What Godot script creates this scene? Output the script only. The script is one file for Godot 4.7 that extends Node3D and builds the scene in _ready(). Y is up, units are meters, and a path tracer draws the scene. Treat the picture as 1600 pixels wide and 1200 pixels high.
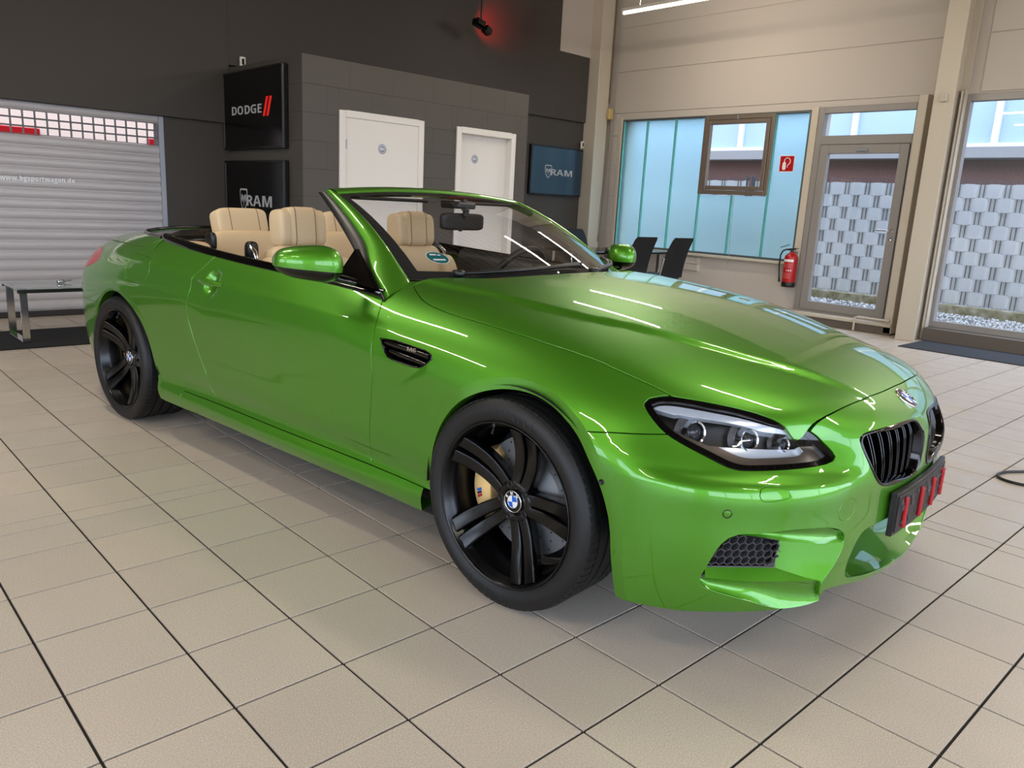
extends Node3D
# A showroom with a green convertible on a tiled floor.  World: x and z follow the tile grid, y up, metres.

const TILE := 0.312013
const CAR_AT := Vector3(2.42699, 0.0, 0.55543)
const CAR_TURN := -1.475972          # the car's own axes: +x forward, +y up, +z its right-hand side
const WALL_X := 9.6                  # inner face of the window wall
const WALL_Z := -6.15                # inner face of the dark wall
const CEIL := 4.5

class G:
	var v := PackedVector3Array()
	var n := PackedVector3Array()
	func tri(a: Vector3, b: Vector3, c: Vector3, na: Vector3, nb: Vector3, nc: Vector3) -> void:
		if (b - a).cross(c - a).dot(na + nb + nc) > 0.0:
			v.append(a); v.append(c); v.append(b)
			n.append(na); n.append(nc); n.append(nb)
		else:
			v.append(a); v.append(b); v.append(c)
			n.append(na); n.append(nb); n.append(nc)
	func flat(a: Vector3, b: Vector3, c: Vector3) -> void:
		var f := (b - a).cross(c - a)
		if f.length_squared() < 1e-18:
			return
		f = f.normalized()
		v.append(a); v.append(c); v.append(b)
		n.append(f); n.append(f); n.append(f)
	func quad(a: Vector3, b: Vector3, c: Vector3, d: Vector3) -> void:
		flat(a, b, c)
		flat(a, c, d)
	func quadn(a: Vector3, b: Vector3, c: Vector3, d: Vector3, na: Vector3, nb: Vector3, nc: Vector3, nd: Vector3) -> void:
		tri(a, b, c, na, nb, nc)
		tri(a, c, d, na, nc, nd)
	# a box between two corners with chamfered edges
	func box(lo: Vector3, hi: Vector3, ch := 0.0, x := Transform3D()) -> void:
		if ch <= 0.0:
			var p := []
			for k in 8:
				p.append(x * Vector3(hi.x if k & 1 else lo.x, hi.y if k & 2 else lo.y, hi.z if k & 4 else lo.z))
			for f in [[0, 4, 6, 2], [1, 3, 7, 5], [0, 1, 5, 4], [2, 6, 7, 3], [0, 2, 3, 1], [4, 5, 7, 6]]:
				quad(p[f[0]], p[f[1]], p[f[2]], p[f[3]])
			return
		var c := minf(ch, 0.49 * minf(hi.x - lo.x, minf(hi.y - lo.y, hi.z - lo.z)))
		var mid := (lo + hi) / 2.0
		var h := (hi - lo) / 2.0
		var pt := func(s: Vector3, ax: int) -> Vector3:
			var q := Vector3(s.x * (h.x - c), s.y * (h.y - c), s.z * (h.z - c))
			q[ax] = s[ax] * h[ax]
			return x * (mid + q)
		for ax in 3:
			var b := (ax + 1) % 3
			var d := (ax + 2) % 3
			for s in [-1.0, 1.0]:
				var e := []
				for o in [[-1, -1], [1, -1], [1, 1], [-1, 1]]:
					var q := Vector3()
					q[ax] = s; q[b] = o[0]; q[d] = o[1]
					e.append(pt.call(q, ax))
				if s > 0: quad(e[0], e[1], e[2], e[3])
				else: quad(e[3], e[2], e[1], e[0])
			for sb in [-1.0, 1.0]:
				for sd in [-1.0, 1.0]:
					var q0 := Vector3(); var q1 := Vector3()
					q0[ax] = -1.0; q1[ax] = 1.0
					q0[b] = sb; q1[b] = sb; q0[d] = sd; q1[d] = sd
					var A: Vector3 = pt.call(q0, b); var B: Vector3 = pt.call(q1, b)
					var C: Vector3 = pt.call(q1, d); var D: Vector3 = pt.call(q0, d)
					if sb * sd > 0: quad(A, B, C, D)
					else: quad(D, C, B, A)
		for k in 8:
			var s := Vector3(1 if k & 1 else -1, 1 if k & 2 else -1, 1 if k & 4 else -1)
			var a0: Vector3 = pt.call(s, 0); var b0: Vector3 = pt.call(s, 1); var c0: Vector3 = pt.call(s, 2)
			if s.x * s.y * s.z > 0: flat(a0, b0, c0)
			else: flat(a0, c0, b0)
	# an extruded outline: poly lies in the local xy plane, from z0 to z1
	func prism(poly: PackedVector2Array, z0: float, z1: float, x := Transform3D(), bevel := 0.0) -> void:
		var ccw := not Geometry2D.is_polygon_clockwise(poly)
		var pl := poly.duplicate()
		if not ccw:
			pl.reverse()
		var top := pl
		if bevel > 0.0:
			var off := Geometry2D.offset_polygon(pl, -bevel, Geometry2D.JOIN_MITER)
			if off.size() == 1 and off[0].size() == pl.size():
				top = off[0]
				if Geometry2D.is_polygon_clockwise(top): top.reverse()
				var best := 0
				for k in top.size():
					if top[k].distance_to(pl[0]) < top[best].distance_to(pl[0]): best = k
				var r := PackedVector2Array()
				for k in top.size(): r.append(top[(k + best) % top.size()])
				top = r
			else:
				bevel = 0.0
		var tr := Geometry2D.triangulate_polygon(top)
		for k in range(0, tr.size(), 3):
			var a := top[tr[k]]; var b := top[tr[k + 1]]; var c := top[tr[k + 2]]
			if (b - a).cross(c - a) < 0:
				var w := b; b = c; c = w
			flat(x * Vector3(a.x, a.y, z1), x * Vector3(b.x, b.y, z1), x * Vector3(c.x, c.y, z1))
		var tr0 := Geometry2D.triangulate_polygon(pl)
		for k in range(0, tr0.size(), 3):
			var a := pl[tr0[k]]; var b := pl[tr0[k + 1]]; var c := pl[tr0[k + 2]]
			if (b - a).cross(c - a) < 0:
				var w := b; b = c; c = w
			flat(x * Vector3(a.x, a.y, z0), x * Vector3(c.x, c.y, z0), x * Vector3(b.x, b.y, z0))
		for k in pl.size():
			var a := pl[k]; var b := pl[(k + 1) % pl.size()]
			quad(x * Vector3(a.x, a.y, z0), x * Vector3(b.x, b.y, z0), x * Vector3(b.x, b.y, z1 - bevel), x * Vector3(a.x, a.y, z1 - bevel))
			if bevel > 0.0:
				var ta := top[k]; var tb := top[(k + 1) % top.size()]
				quad(x * Vector3(a.x, a.y, z1 - bevel), x * Vector3(b.x, b.y, z1 - bevel), x * Vector3(tb.x, tb.y, z1), x * Vector3(ta.x, ta.y, z1))
	# profile of (radius, height) turned round the local y axis; a point given twice makes an edge
	func lathe(prof: Array, segs := 48, x := Transform3D(), from := 0.0, to := TAU) -> void:
		var m := prof.size()
		var nr := []
		for k in m:
			var t := Vector2()
			if k > 0 and prof[k].distance_to(prof[k - 1]) > 1e-6: t += (prof[k] - prof[k - 1]).normalized()
			if k < m - 1 and prof[k].distance_to(prof[k + 1]) > 1e-6: t += (prof[k + 1] - prof[k]).normalized()
			nr.append(Vector2(t.y, -t.x).normalized())
		var bs := x.basis
		for s in segs:
			var a0 := from + (to - from) * s / segs
			var a1 := from + (to - from) * (s + 1) / segs
			var c0 := Vector3(cos(a0), 0, sin(a0)); var c1 := Vector3(cos(a1), 0, sin(a1))
			for k in m - 1:
				var p: Vector2 = prof[k]; var q: Vector2 = prof[k + 1]
				if p.distance_to(q) < 1e-6: continue
				var up := Vector3.UP
				quadn(x * (c0 * p.x + up * p.y), x * (c1 * p.x + up * p.y), x * (c1 * q.x + up * q.y), x * (c0 * q.x + up * q.y),
					bs * (c0 * nr[k].x + up * nr[k].y), bs * (c1 * nr[k].x + up * nr[k].y), bs * (c1 * nr[k + 1].x + up * nr[k + 1].y), bs * (c0 * nr[k + 1].x + up * nr[k + 1].y))
	# a round or oval tube along points; radii may be one number or one per point
	func tube(path: Array, rad, sides := 10, closed := false, cap := true, squash := 1.0) -> void:
		var m := path.size()
		var up := Vector3.UP
		var t0: Vector3 = (path[1] - path[0]).normalized()
		if absf(t0.dot(up)) > 0.9: up = Vector3.RIGHT
		var side := t0.cross(up).normalized()
		var rings := []
		var norms := []
		for k in m:
			var a: Vector3 = path[(k - 1 + m) % m] if closed or k > 0 else path[k]
			var b: Vector3 = path[(k + 1) % m] if closed or k < m - 1 else path[k]
			var t := (b - a).normalized()
			side = (side - t * side.dot(t)).normalized()
			var w := t.cross(side)
			var r: float = rad[k] if rad is Array else rad
			var ring := []; var nn := []
			for s in sides:
				var an := TAU * s / sides
				ring.append(path[k] + side * cos(an) * r + w * sin(an) * r * squash)
				nn.append((side * cos(an) * squash + w * sin(an)).normalized())
			rings.append(ring); norms.append(nn)
		for k in (m if closed else m - 1):
			var k1 := (k + 1) % m
			for s in sides:
				var s1 := (s + 1) % sides
				quadn(rings[k][s], rings[k][s1], rings[k1][s1], rings[k1][s], norms[k][s], norms[k][s1], norms[k1][s1], norms[k1][s])
		if cap and not closed:
			for s in range(1, sides - 1):
				flat(rings[0][0], rings[0][s], rings[0][s + 1])
				flat(rings[m - 1][0], rings[m - 1][s + 1], rings[m - 1][s])
	# a smooth sheet over rows of points
	func grid(rows: Array, close_u := false, close_v := false, flip := false) -> void:
		var m := rows.size(); var w: int = rows[0].size()
		var nr := []
		for a in m:
			var rn := PackedVector3Array()
			for b in w:
				var up: Vector3 = rows[(a + 1) % m if close_u else mini(a + 1, m - 1)][b] - rows[(a - 1 + m) % m if close_u else maxi(a - 1, 0)][b]
				var vp: Vector3 = rows[a][(b + 1) % w if close_v else mini(b + 1, w - 1)] - rows[a][(b - 1 + w) % w if close_v else maxi(b - 1, 0)]
				var q := up.cross(vp)
				if q.length_squared() < 1e-16:
					var a2 := clampi(a, 1, m - 2) if m > 2 else a
					var b2 := clampi(b, 1, w - 2) if w > 2 else b
					q = (rows[mini(a2 + 1, m - 1)][b2] - rows[maxi(a2 - 1, 0)][b2]).cross(rows[a2][mini(b2 + 1, w - 1)] - rows[a2][maxi(b2 - 1, 0)])
				rn.append((-q if flip else q).normalized())
			nr.append(rn)
		for a in (m if close_u else m - 1):
			var a1 := (a + 1) % m
			for b in (w if close_v else w - 1):
				var b1 := (b + 1) % w
				quadn(rows[a][b], rows[a1][b], rows[a1][b1], rows[a][b1], nr[a][b], nr[a1][b], nr[a1][b1], nr[a][b1])
	# rounded cushion: a superellipsoid filling half-sizes h round c; e near 1 is round, near 0.2 boxy
	func puff(c: Vector3, h: Vector3, e1 := 0.4, e2 := 0.4, x := Transform3D(), nu := 18, nv := 28) -> void:
		var rows := []
		for a in nu + 1:
			var th := -PI / 2 + PI * a / nu
			var row := PackedVector3Array()
			for b in nv:
				var ph := TAU * b / nv
				var ct := pow(absf(cos(th)), e1)
				row.append(x * (c + Vector3(h.x * ct * signf(cos(ph)) * pow(absf(cos(ph)), e2), h.y * signf(sin(th)) * pow(absf(sin(th)), e1), h.z * ct * signf(sin(ph)) * pow(absf(sin(ph)), e2))))
			rows.append(row)
		grid(rows, false, true, true)
	func add(o: G, x := Transform3D()) -> void:
		for k in range(0, o.v.size(), 3):
			tri(x * o.v[k], x * o.v[k + 1], x * o.v[k + 2], (x.basis * o.n[k]).normalized(), (x.basis * o.n[k + 1]).normalized(), (x.basis * o.n[k + 2]).normalized())
	func mirrored() -> G:
		var o := G.new()
		var f := Vector3(1, 1, -1)
		for k in range(0, v.size(), 3):
			o.v.append(v[k] * f); o.v.append(v[k + 2] * f); o.v.append(v[k + 1] * f)
			o.n.append(n[k] * f); o.n.append(n[k + 2] * f); o.n.append(n[k + 1] * f)
		return o
	func mesh() -> ArrayMesh:
		var ar := []
		ar.resize(Mesh.ARRAY_MAX)
		ar[Mesh.ARRAY_VERTEX] = v
		ar[Mesh.ARRAY_NORMAL] = n
		var m := ArrayMesh.new()
		if v.size() > 0:
			m.add_surface_from_arrays(Mesh.PRIMITIVE_TRIANGLES, ar)
		return m

var M := {}
var taken := {}

func numbered(called: String) -> String:
	if not taken.has(called):
		taken[called] = 0
		return called
	taken[called] += 1
	return "%s_%03d" % [called, taken[called]]

func mesh_node(called: String, m: Mesh, mat: Material, parent: Node = self) -> MeshInstance3D:
	var o := MeshInstance3D.new()
	o.name = numbered(called) if parent == self else called
	o.mesh = m
	o.material_override = mat
	o.cast_shadow = GeometryInstance3D.SHADOW_CASTING_SETTING_ON
	parent.add_child(o, true)
	return o

func obj(called: String, g: G, mat: Material, parent: Node = self) -> MeshInstance3D:
	return mesh_node(called, g.mesh(), mat, parent)

func tag(o: Node, label: String, category: String, group := "") -> void:
	o.set_meta("label", label)
	o.set_meta("category", category)
	if group: o.set_meta("group", group)

func thing(called: String, label: String, category: String, at := Vector3.ZERO, turn := 0.0, group := "") -> Node3D:
	var o := Node3D.new()
	o.name = numbered(called)
	add_child(o, true)
	o.position = at
	o.rotation.y = turn
	tag(o, label, category, group)
	return o

func struct(called: String, g: G, mat: Material) -> MeshInstance3D:
	var o := obj(called, g, mat)
	o.set_meta("kind", "structure")
	return o

func struct_root(called: String) -> Node3D:
	var o := Node3D.new()
	o.name = numbered(called)
	add_child(o, true)
	o.set_meta("kind", "structure")
	return o

func mat(c: Color, rough := 0.6, metal := 0.0, called := "") -> StandardMaterial3D:
	var m := StandardMaterial3D.new()
	m.albedo_color = c
	m.roughness = rough
	m.metallic = metal
	m.resource_name = called
	m.cull_mode = BaseMaterial3D.CULL_DISABLED
	return m

func noise_tex(sz: int, freq: float, seed_: int, lo: Color, hi: Color, fractal := 3, kind := FastNoiseLite.TYPE_SIMPLEX_SMOOTH) -> NoiseTexture2D:
	var f := FastNoiseLite.new()
	f.noise_type = kind
	f.seed = seed_
	f.frequency = freq
	f.fractal_octaves = fractal
	var t := NoiseTexture2D.new()
	t.width = sz; t.height = sz
	t.seamless = true
	t.noise = f
	var g := Gradient.new()
	g.set_color(0, lo); g.set_color(1, hi)
	t.color_ramp = g
	return t

func triplanar(m: StandardMaterial3D, scale: float) -> void:
	m.uv1_triplanar = true
	m.uv1_world_triplanar = true
	m.uv1_scale = Vector3.ONE * scale

func turn_y(a: float, at := Vector3.ZERO) -> Transform3D:
	return Transform3D(Basis(Vector3.UP, a), at)

func text_mesh(s: String, size: float, depth: float, font_name := "Droid Sans", weight := 700) -> TextMesh:
	var f := SystemFont.new()
	f.font_names = PackedStringArray([font_name])
	f.font_weight = weight
	var t := TextMesh.new()
	t.text = s
	t.font = f
	t.font_size = 32
	t.pixel_size = size / 32.0
	t.depth = depth
	t.curve_step = 1.0
	return t

func spline_pts(p: Array, per := 4, closed := true) -> PackedVector2Array:
	var o := PackedVector2Array()
	var m := p.size()
	for k in (m if closed else m - 1):
		var a: Vector2 = p[(k - 1 + m) % m] if closed or k > 0 else p[0]
		var b: Vector2 = p[k]
		var c: Vector2 = p[(k + 1) % m]
		var d: Vector2 = p[(k + 2) % m] if closed or k + 2 < m else p[m - 1]
		for s in per:
			o.append(b.cubic_interpolate(c, a, d, float(s) / per))
	if not closed: o.append(p[m - 1])
	return o

# ---------------------------------------------------------------- the car's body as one smooth shape, then cut into panels
const GX0 := -4.3
const GDX := 0.02
const NX := 271
var tW := PackedFloat64Array()
var tH := PackedFloat64Array()
var tF := PackedFloat64Array()
const NWY := 61      # y 0 .. 1.2
const NHZ := 59      # z -0.06 .. 1.1
const NFY := 51      # y 0 .. 1.0

func nat_spline(xs: Array, ys: Array, at: PackedFloat64Array) -> PackedFloat64Array:
	var n := xs.size()
	var m := []
	var cp := []
	var dp := []
	m.resize(n); cp.resize(n); dp.resize(n)
	cp[0] = 0.0; dp[0] = 0.0
	for i in range(1, n - 1):
		var h0: float = xs[i] - xs[i - 1]
		var h1: float = xs[i + 1] - xs[i]
		var r: float = 6.0 * ((ys[i + 1] - ys[i]) / h1 - (ys[i] - ys[i - 1]) / h0)
		var den: float = 2.0 * (h0 + h1) - h0 * cp[i - 1]
		cp[i] = h1 / den
		dp[i] = (r - h0 * dp[i - 1]) / den
	m[n - 1] = 0.0
	for i in range(n - 2, -1, -1):
		m[i] = dp[i] - cp[i] * m[i + 1]
	m[0] = 0.0
	var o := PackedFloat64Array()
	var k := 0
	for x0 in at:
		var x := clampf(x0, xs[0], xs[n - 1])
		while k < n - 2 and x > xs[k + 1]: k += 1
		var h: float = xs[k + 1] - xs[k]
		var a: float = (xs[k + 1] - x) / h
		var c: float = 1.0 - a
		o.append(a * ys[k] + c * ys[k + 1] + ((a * a * a - a) * m[k] + (c * c * c - c) * m[k + 1]) * h * h / 6.0)
	return o

func span(a: float, b: float, n: int) -> PackedFloat64Array:
	var o := PackedFloat64Array()
	for i in n: o.append(a + (b - a) * i / (n - 1))
	return o

func table(xs: Array, ys: Array, tab: Array, gx: PackedFloat64Array, gy: PackedFloat64Array) -> PackedFloat64Array:
	var cols := []
	for j in ys.size():
		var c := []
		for i in xs.size(): c.append(tab[i][j])
		cols.append(nat_spline(xs, c, gx))
	var o := PackedFloat64Array()
	for i in gx.size():
		var r := []
		for j in ys.size(): r.append(cols[j][i])
		o.append_array(nat_spline(ys, r, gy))
	return o

func bicubic(g: PackedFloat64Array, nx: int, ny: int, u: float, w: float) -> float:
	u = clampf(u, 1.0, nx - 2.001)
	w = clampf(w, 1.0, ny - 2.001)
	var i := int(u); var j := int(w)
	var t := u - i
	var s := w - j
	var s2 := s * s
	var b0 := (-s + 2.0 * s2 - s2 * s) * 0.5
	var b1 := (2.0 - 5.0 * s2 + 3.0 * s2 * s) * 0.5
	var b2 := (s + 4.0 * s2 - 3.0 * s2 * s) * 0.5
	var b3 := (s2 * s - s2) * 0.5
	var k := (i - 1) * ny + j - 1
	var r0 := b0 * g[k] + b1 * g[k + 1] + b2 * g[k + 2] + b3 * g[k + 3]
	k += ny
	var r1 := b0 * g[k] + b1 * g[k + 1] + b2 * g[k + 2] + b3 * g[k + 3]
	k += ny
	var r2 := b0 * g[k] + b1 * g[k + 1] + b2 * g[k + 2] + b3 * g[k + 3]
	k += ny
	var r3 := b0 * g[k] + b1 * g[k + 1] + b2 * g[k + 2] + b3 * g[k + 3]
	var t2 := t * t
	return ((-t + 2.0 * t2 - t2 * t) * r0 + (2.0 - 5.0 * t2 + 3.0 * t2 * t) * r1 + (t + 4.0 * t2 - 3.0 * t2 * t) * r2 + (t2 * t - t2) * r3) * 0.5

func body_tables() -> void:
	var wy := [.10, .16, .20, .26, .30, .36, .50, .65, .76, .83, .90, .97, 1.05]
	var wx := [-4.1, -3.4, -2.85, -2.0, -1.3, -.5, 0.0, .4, .6, 1.0]
	var w := [[.70, .715, .725, .735, .74, .75, .76, .76, .75, .735, .70, .66, .61],
		[.825, .84, .852, .868, .877, .89, .905, .908, .903, .89, .86, .82, .76],
		[.89, .90, .91, .92, .925, .932, .942, .948, .945, .935, .908, .868, .81],
		[.86, .888, .905, .918, .897, .905, .925, .935, .938, .930, .905, .87, .82],
		[.86, .888, .908, .924, .896, .904, .922, .932, .934, .925, .897, .865, .82],
		[.87, .890, .904, .916, .901, .908, .925, .935, .935, .922, .892, .855, .80],
		[.90, .91, .92, .93, .935, .94, .945, .948, .942, .922, .885, .84, .78],
		[.895, .907, .915, .922, .926, .93, .938, .938, .925, .90, .86, .81, .75],
		[.865, .88, .888, .896, .90, .905, .912, .91, .895, .87, .83, .78, .72],
		[.76, .775, .785, .795, .80, .805, .81, .805, .79, .765, .73, .68, .62]]
	var gx := span(GX0, 1.1, NX)
	tW = table(wx, wy, w, gx, span(0, 1.2, NWY))
	var hz := [0.0, .25, .5, .65, .78, .95]
	var hx := [-4.1, -3.9, -3.6, -3.2, -2.8, -2.4, -1.6, -1.0, -.7, -.4, -.1, .2, .5, .7, .83, .9, 1.0]
	var h0 := [.90, .955, 1.01, 1.045, 1.075, 1.10, 1.12, 1.065, 1.024, 1.013, .989, .946, .878, .822, .768, .727, .66]
	var hk := [.20, .18, .14, .11, .08, .05, .05, .10, .125, .145, .155, .16, .175, .195, .21, .22, .22]
	var h := []
	for i in hx.size():
		var r := []
		for z in hz: r.append(h0[i] - hk[i] * (.4 * z * z + .98 * z * z * z * z))
		h.append(r)
	tH = table(hx, hz, h, gx, span(-.06, 1.1, NHZ))
	var fy := [.05, .10, .17, .23, .3, .4, .5, .58, .62, .66, .70, .75, .85]
	var f0 := [.88, .91, .938, .957, .962, .962, .962, .963, .962, .957, .942, .91, .84]
	var fk := [.30, .30, .29, .27, .24, .22, .22, .25, .34, .43, .46, .46, .46]
	var fz := [0.0, .25, .5, .75, 1.0]
	var f := []
	for i in fy.size():
		var r := []
		for z in fz: r.append(f0[i] - fk[i] * z * z)
		f.append(r)
	tF = table(fy, fz, f, span(0, 1.0, NFY), span(-.06, 1.1, NHZ))

func smax(a: float, b: float, k: float) -> float:
	var h := k - absf(a - b)
	if h <= 0.0: return maxf(a, b)
	return maxf(a, b) + h * h / (k * 4.0)

func lin(xs: Array, ys: Array, x: float) -> float:
	if x <= xs[0]: return ys[0]
	for i in range(1, xs.size()):
		if x <= xs[i]:
			return lerpf(ys[i - 1], ys[i], (x - xs[i - 1]) / (xs[i] - xs[i - 1]))
	return ys[-1]

func seg_dist(p: Vector2, a: Vector2, b: Vector2) -> float:
	var d := b - a
	var t := clampf((p - a).dot(d) / d.length_squared(), 0.0, 1.0)
	return p.distance_to(a + d * t)

# half width of the body side at (x, y)
func side_w(x: float, y: float) -> float:
	var w := bicubic(tW, NX, NWY, (x - GX0) / GDX, y / 0.02)
	if x < -.55 and x > -3.2 and y > .74 and y < .95:      # fold of the shoulder, running through the door handle
		var yc := lin([-3.2, -2.6, -1.95, -.7], [.915, .903, .862, .83], x)
		var d := (y - yc) / .022
		w += .0065 * exp(-d * d) * clampf((x + 3.2) * 2.0, 0, 1) * clampf((-.55 - x) * 3.0, 0, 1)
		var rh := Vector2(x + 1.835, y - .860).length()
		if rh < .070:
			var q := 1.0 - rh * rh / (.070 * .070)
			w -= .034 * q * q
	if x > -3.2 and x < -1.9 and y > .5 and y < .86:       # second fold over the rear arch
		var yc2 := lin([-3.2, -2.78, -2.49, -1.99], [.745, .765, .785, .800], x)
		var d2 := yc2 - y
		w += .011 * smoothstep(-.013, .013, d2) * (1.0 - smoothstep(.02, .20, d2)) * clampf((x + 3.2) * 2.5, 0, 1) * clampf((-1.9 - x) * 5.0, 0, 1)
	if x > -.66 and x < -.36 and y > .56 and y < .74:      # crease running down from the side vent
		var d3 := seg_dist(Vector2(x, y), Vector2(-.39, .725), Vector2(-.60, .60)) / .014
		w -= .005 * exp(-d3 * d3) * clampf((x + .64) * 5.0, 0, 1)
	return w

func deck_h(x: float, z: float) -> float:
	var h := bicubic(tH, NX, NHZ, (x - GX0) / GDX, (z + .06) / .02)
	if x > -.9:                                             # the bonnet's raised middle, narrowing towards the nose
		var zc := lin([-.7, -.15, .046, .247, .384, .519, .642, .791, .95], [.655, .633, .603, .531, .478, .42, .348, .259, .16], x)
		var t := clampf((zc + .020 - z) / .040, 0.0, 1.0)
		h += .011 * t * t * (3.0 - 2.0 * t) * clampf((.87 - x) * 6.0, 0, 1) - .006 * clampf((.87 - x) * 6.0, 0, 1)
	return h

func fbody(x: float, y: float, z: float) -> float:
	z = absf(z)
	var s := z - side_w(x, y)
	if x > .25:
		var f := x - bicubic(tF, NFY, NHZ, y / .02, (z + .06) / .02)
		s = smax(s, f, .34)
		if y > .55 and y < .8 and z > .3:                   # the tuck under the headlamps
			s += .026 * smoothstep(.576, .606, y) * (1.0 - smoothstep(.68, .76, y)) * smoothstep(.40, .62, x) * smoothstep(.40, .56, z)
	elif x < -3.2:
		s = smax(s, -3.98 + .22 * z * z - x, .5)
	var k := .05 + .11 * clampf((.8 - x) / .5, 0, 1)
	if x < -3.0: k = .16 + .1 * clampf((-3.0 - x) / .8, 0, 1)
	return smax(s, y - deck_h(x, z), k)

var bP := PackedVector3Array()
var bN := PackedVector3Array()
var bI := PackedInt32Array()

func cast(o: Vector3, d: Vector3, guess: float) -> float:
	var a := maxf(guess - .04, .05)
	var b := guess + .04
	var p := o + d * a
	var fa := fbody(p.x, p.y, p.z)
	while fa > 0.0 and a > .06:
		b = a
		a = maxf(a - .1, .05)
		p = o + d * a
		fa = fbody(p.x, p.y, p.z)
	p = o + d * b
	var fb := fbody(p.x, p.y, p.z)
	while fb < 0.0 and b < 3.0:
		a = b; fa = fb
		b += .1
		p = o + d * b
		fb = fbody(p.x, p.y, p.z)
	var side := 0
	for it in 12:
		var t := (a * fb - b * fa) / (fb - fa)
		p = o + d * t
		var ft := fbody(p.x, p.y, p.z)
		if absf(ft) < 2e-6: return t
		if ft > 0.0:
			b = t; fb = ft
			if side == 1: fa *= .5
			side = 1
		else:
			a = t; fa = ft
			if side == -1: fb *= .5
			side = -1
	return (a * fb - b * fa) / (fb - fa)

func grad(p: Vector3) -> Vector3:
	var e := .0015
	return Vector3(fbody(p.x + e, p.y, p.z) - fbody(p.x - e, p.y, p.z), fbody(p.x, p.y + e, p.z) - fbody(p.x, p.y - e, p.z), fbody(p.x, p.y, p.z + e) - fbody(p.x, p.y, p.z - e) if p.z > e else 0.0).normalized()

func body_base(fine: bool) -> void:
	body_tables()
	var cols := []                                          # spine x and azimuth
	var st := 1.0 if fine else 2.5
	for k in int(20 / st): cols.append([-3.5, PI - (PI / 2) * k / int(20 / st)])
	var nm := int(250 / st)
	for k in nm: cols.append([-3.5 + 3.85 * k / nm, PI / 2])
	var nf := int(90 / st)
	for k in nf + 1: cols.append([.35, PI / 2 - (PI / 2) * k / nf])
	var rows := int(124 / st)
	var guess := PackedFloat64Array()
	guess.resize(rows + 1)
	guess.fill(.9)
	for c in cols.size():
		var o := Vector3(cols[c][0], .5, 0)
		var ph: float = cols[c][1]
		var last := -1.0
		for r in rows + 1:
			var th := deg_to_rad(-34.0 + 124.0 * r / rows)
			var d := Vector3(cos(th) * cos(ph), sin(th), cos(th) * sin(ph))
			if r == rows: d = Vector3.UP
			var t := cast(o, d, guess[r] if c > 0 else (last if last > 0 else .5))
			guess[r] = t
			last = t
			var p := o + d * t
			if absf(p.z) < 1e-5: p.z = 0.0
			bP.append(p)
			bN.append(grad(p))
	var w := rows + 1
	for c in cols.size() - 1:
		for r in rows:
			var a := c * w + r
			bI.append_array(PackedInt32Array([a, a + 1, a + w + 1, a, a + w + 1, a + w]))

# signed distance to an outline, positive inside
class Poly:
	var p: PackedVector2Array
	var bb: Rect2
	func _init(pts: PackedVector2Array) -> void:
		p = pts
		bb = Rect2(p[0], Vector2.ZERO)
		for q in p: bb = bb.expand(q)
		bb = bb.grow(.06)
	func sd(q: Vector2) -> float:
		if not bb.has_point(q): return -.06
		var best := 1e9
		var inside := false
		var n := p.size()
		var b := p[n - 1]
		for k in n:
			var a := p[k]
			var d := b - a
			var w := q - a
			var t := clampf(w.dot(d) / maxf(d.length_squared(), 1e-12), 0.0, 1.0)
			best = minf(best, (w - d * t).length_squared())
			if (a.y > q.y) != (b.y > q.y) and q.x < (b.x - a.x) * (q.y - a.y) / (b.y - a.y) + a.x: inside = not inside
			b = a
		return sqrt(best) if inside else -sqrt(best)

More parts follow.
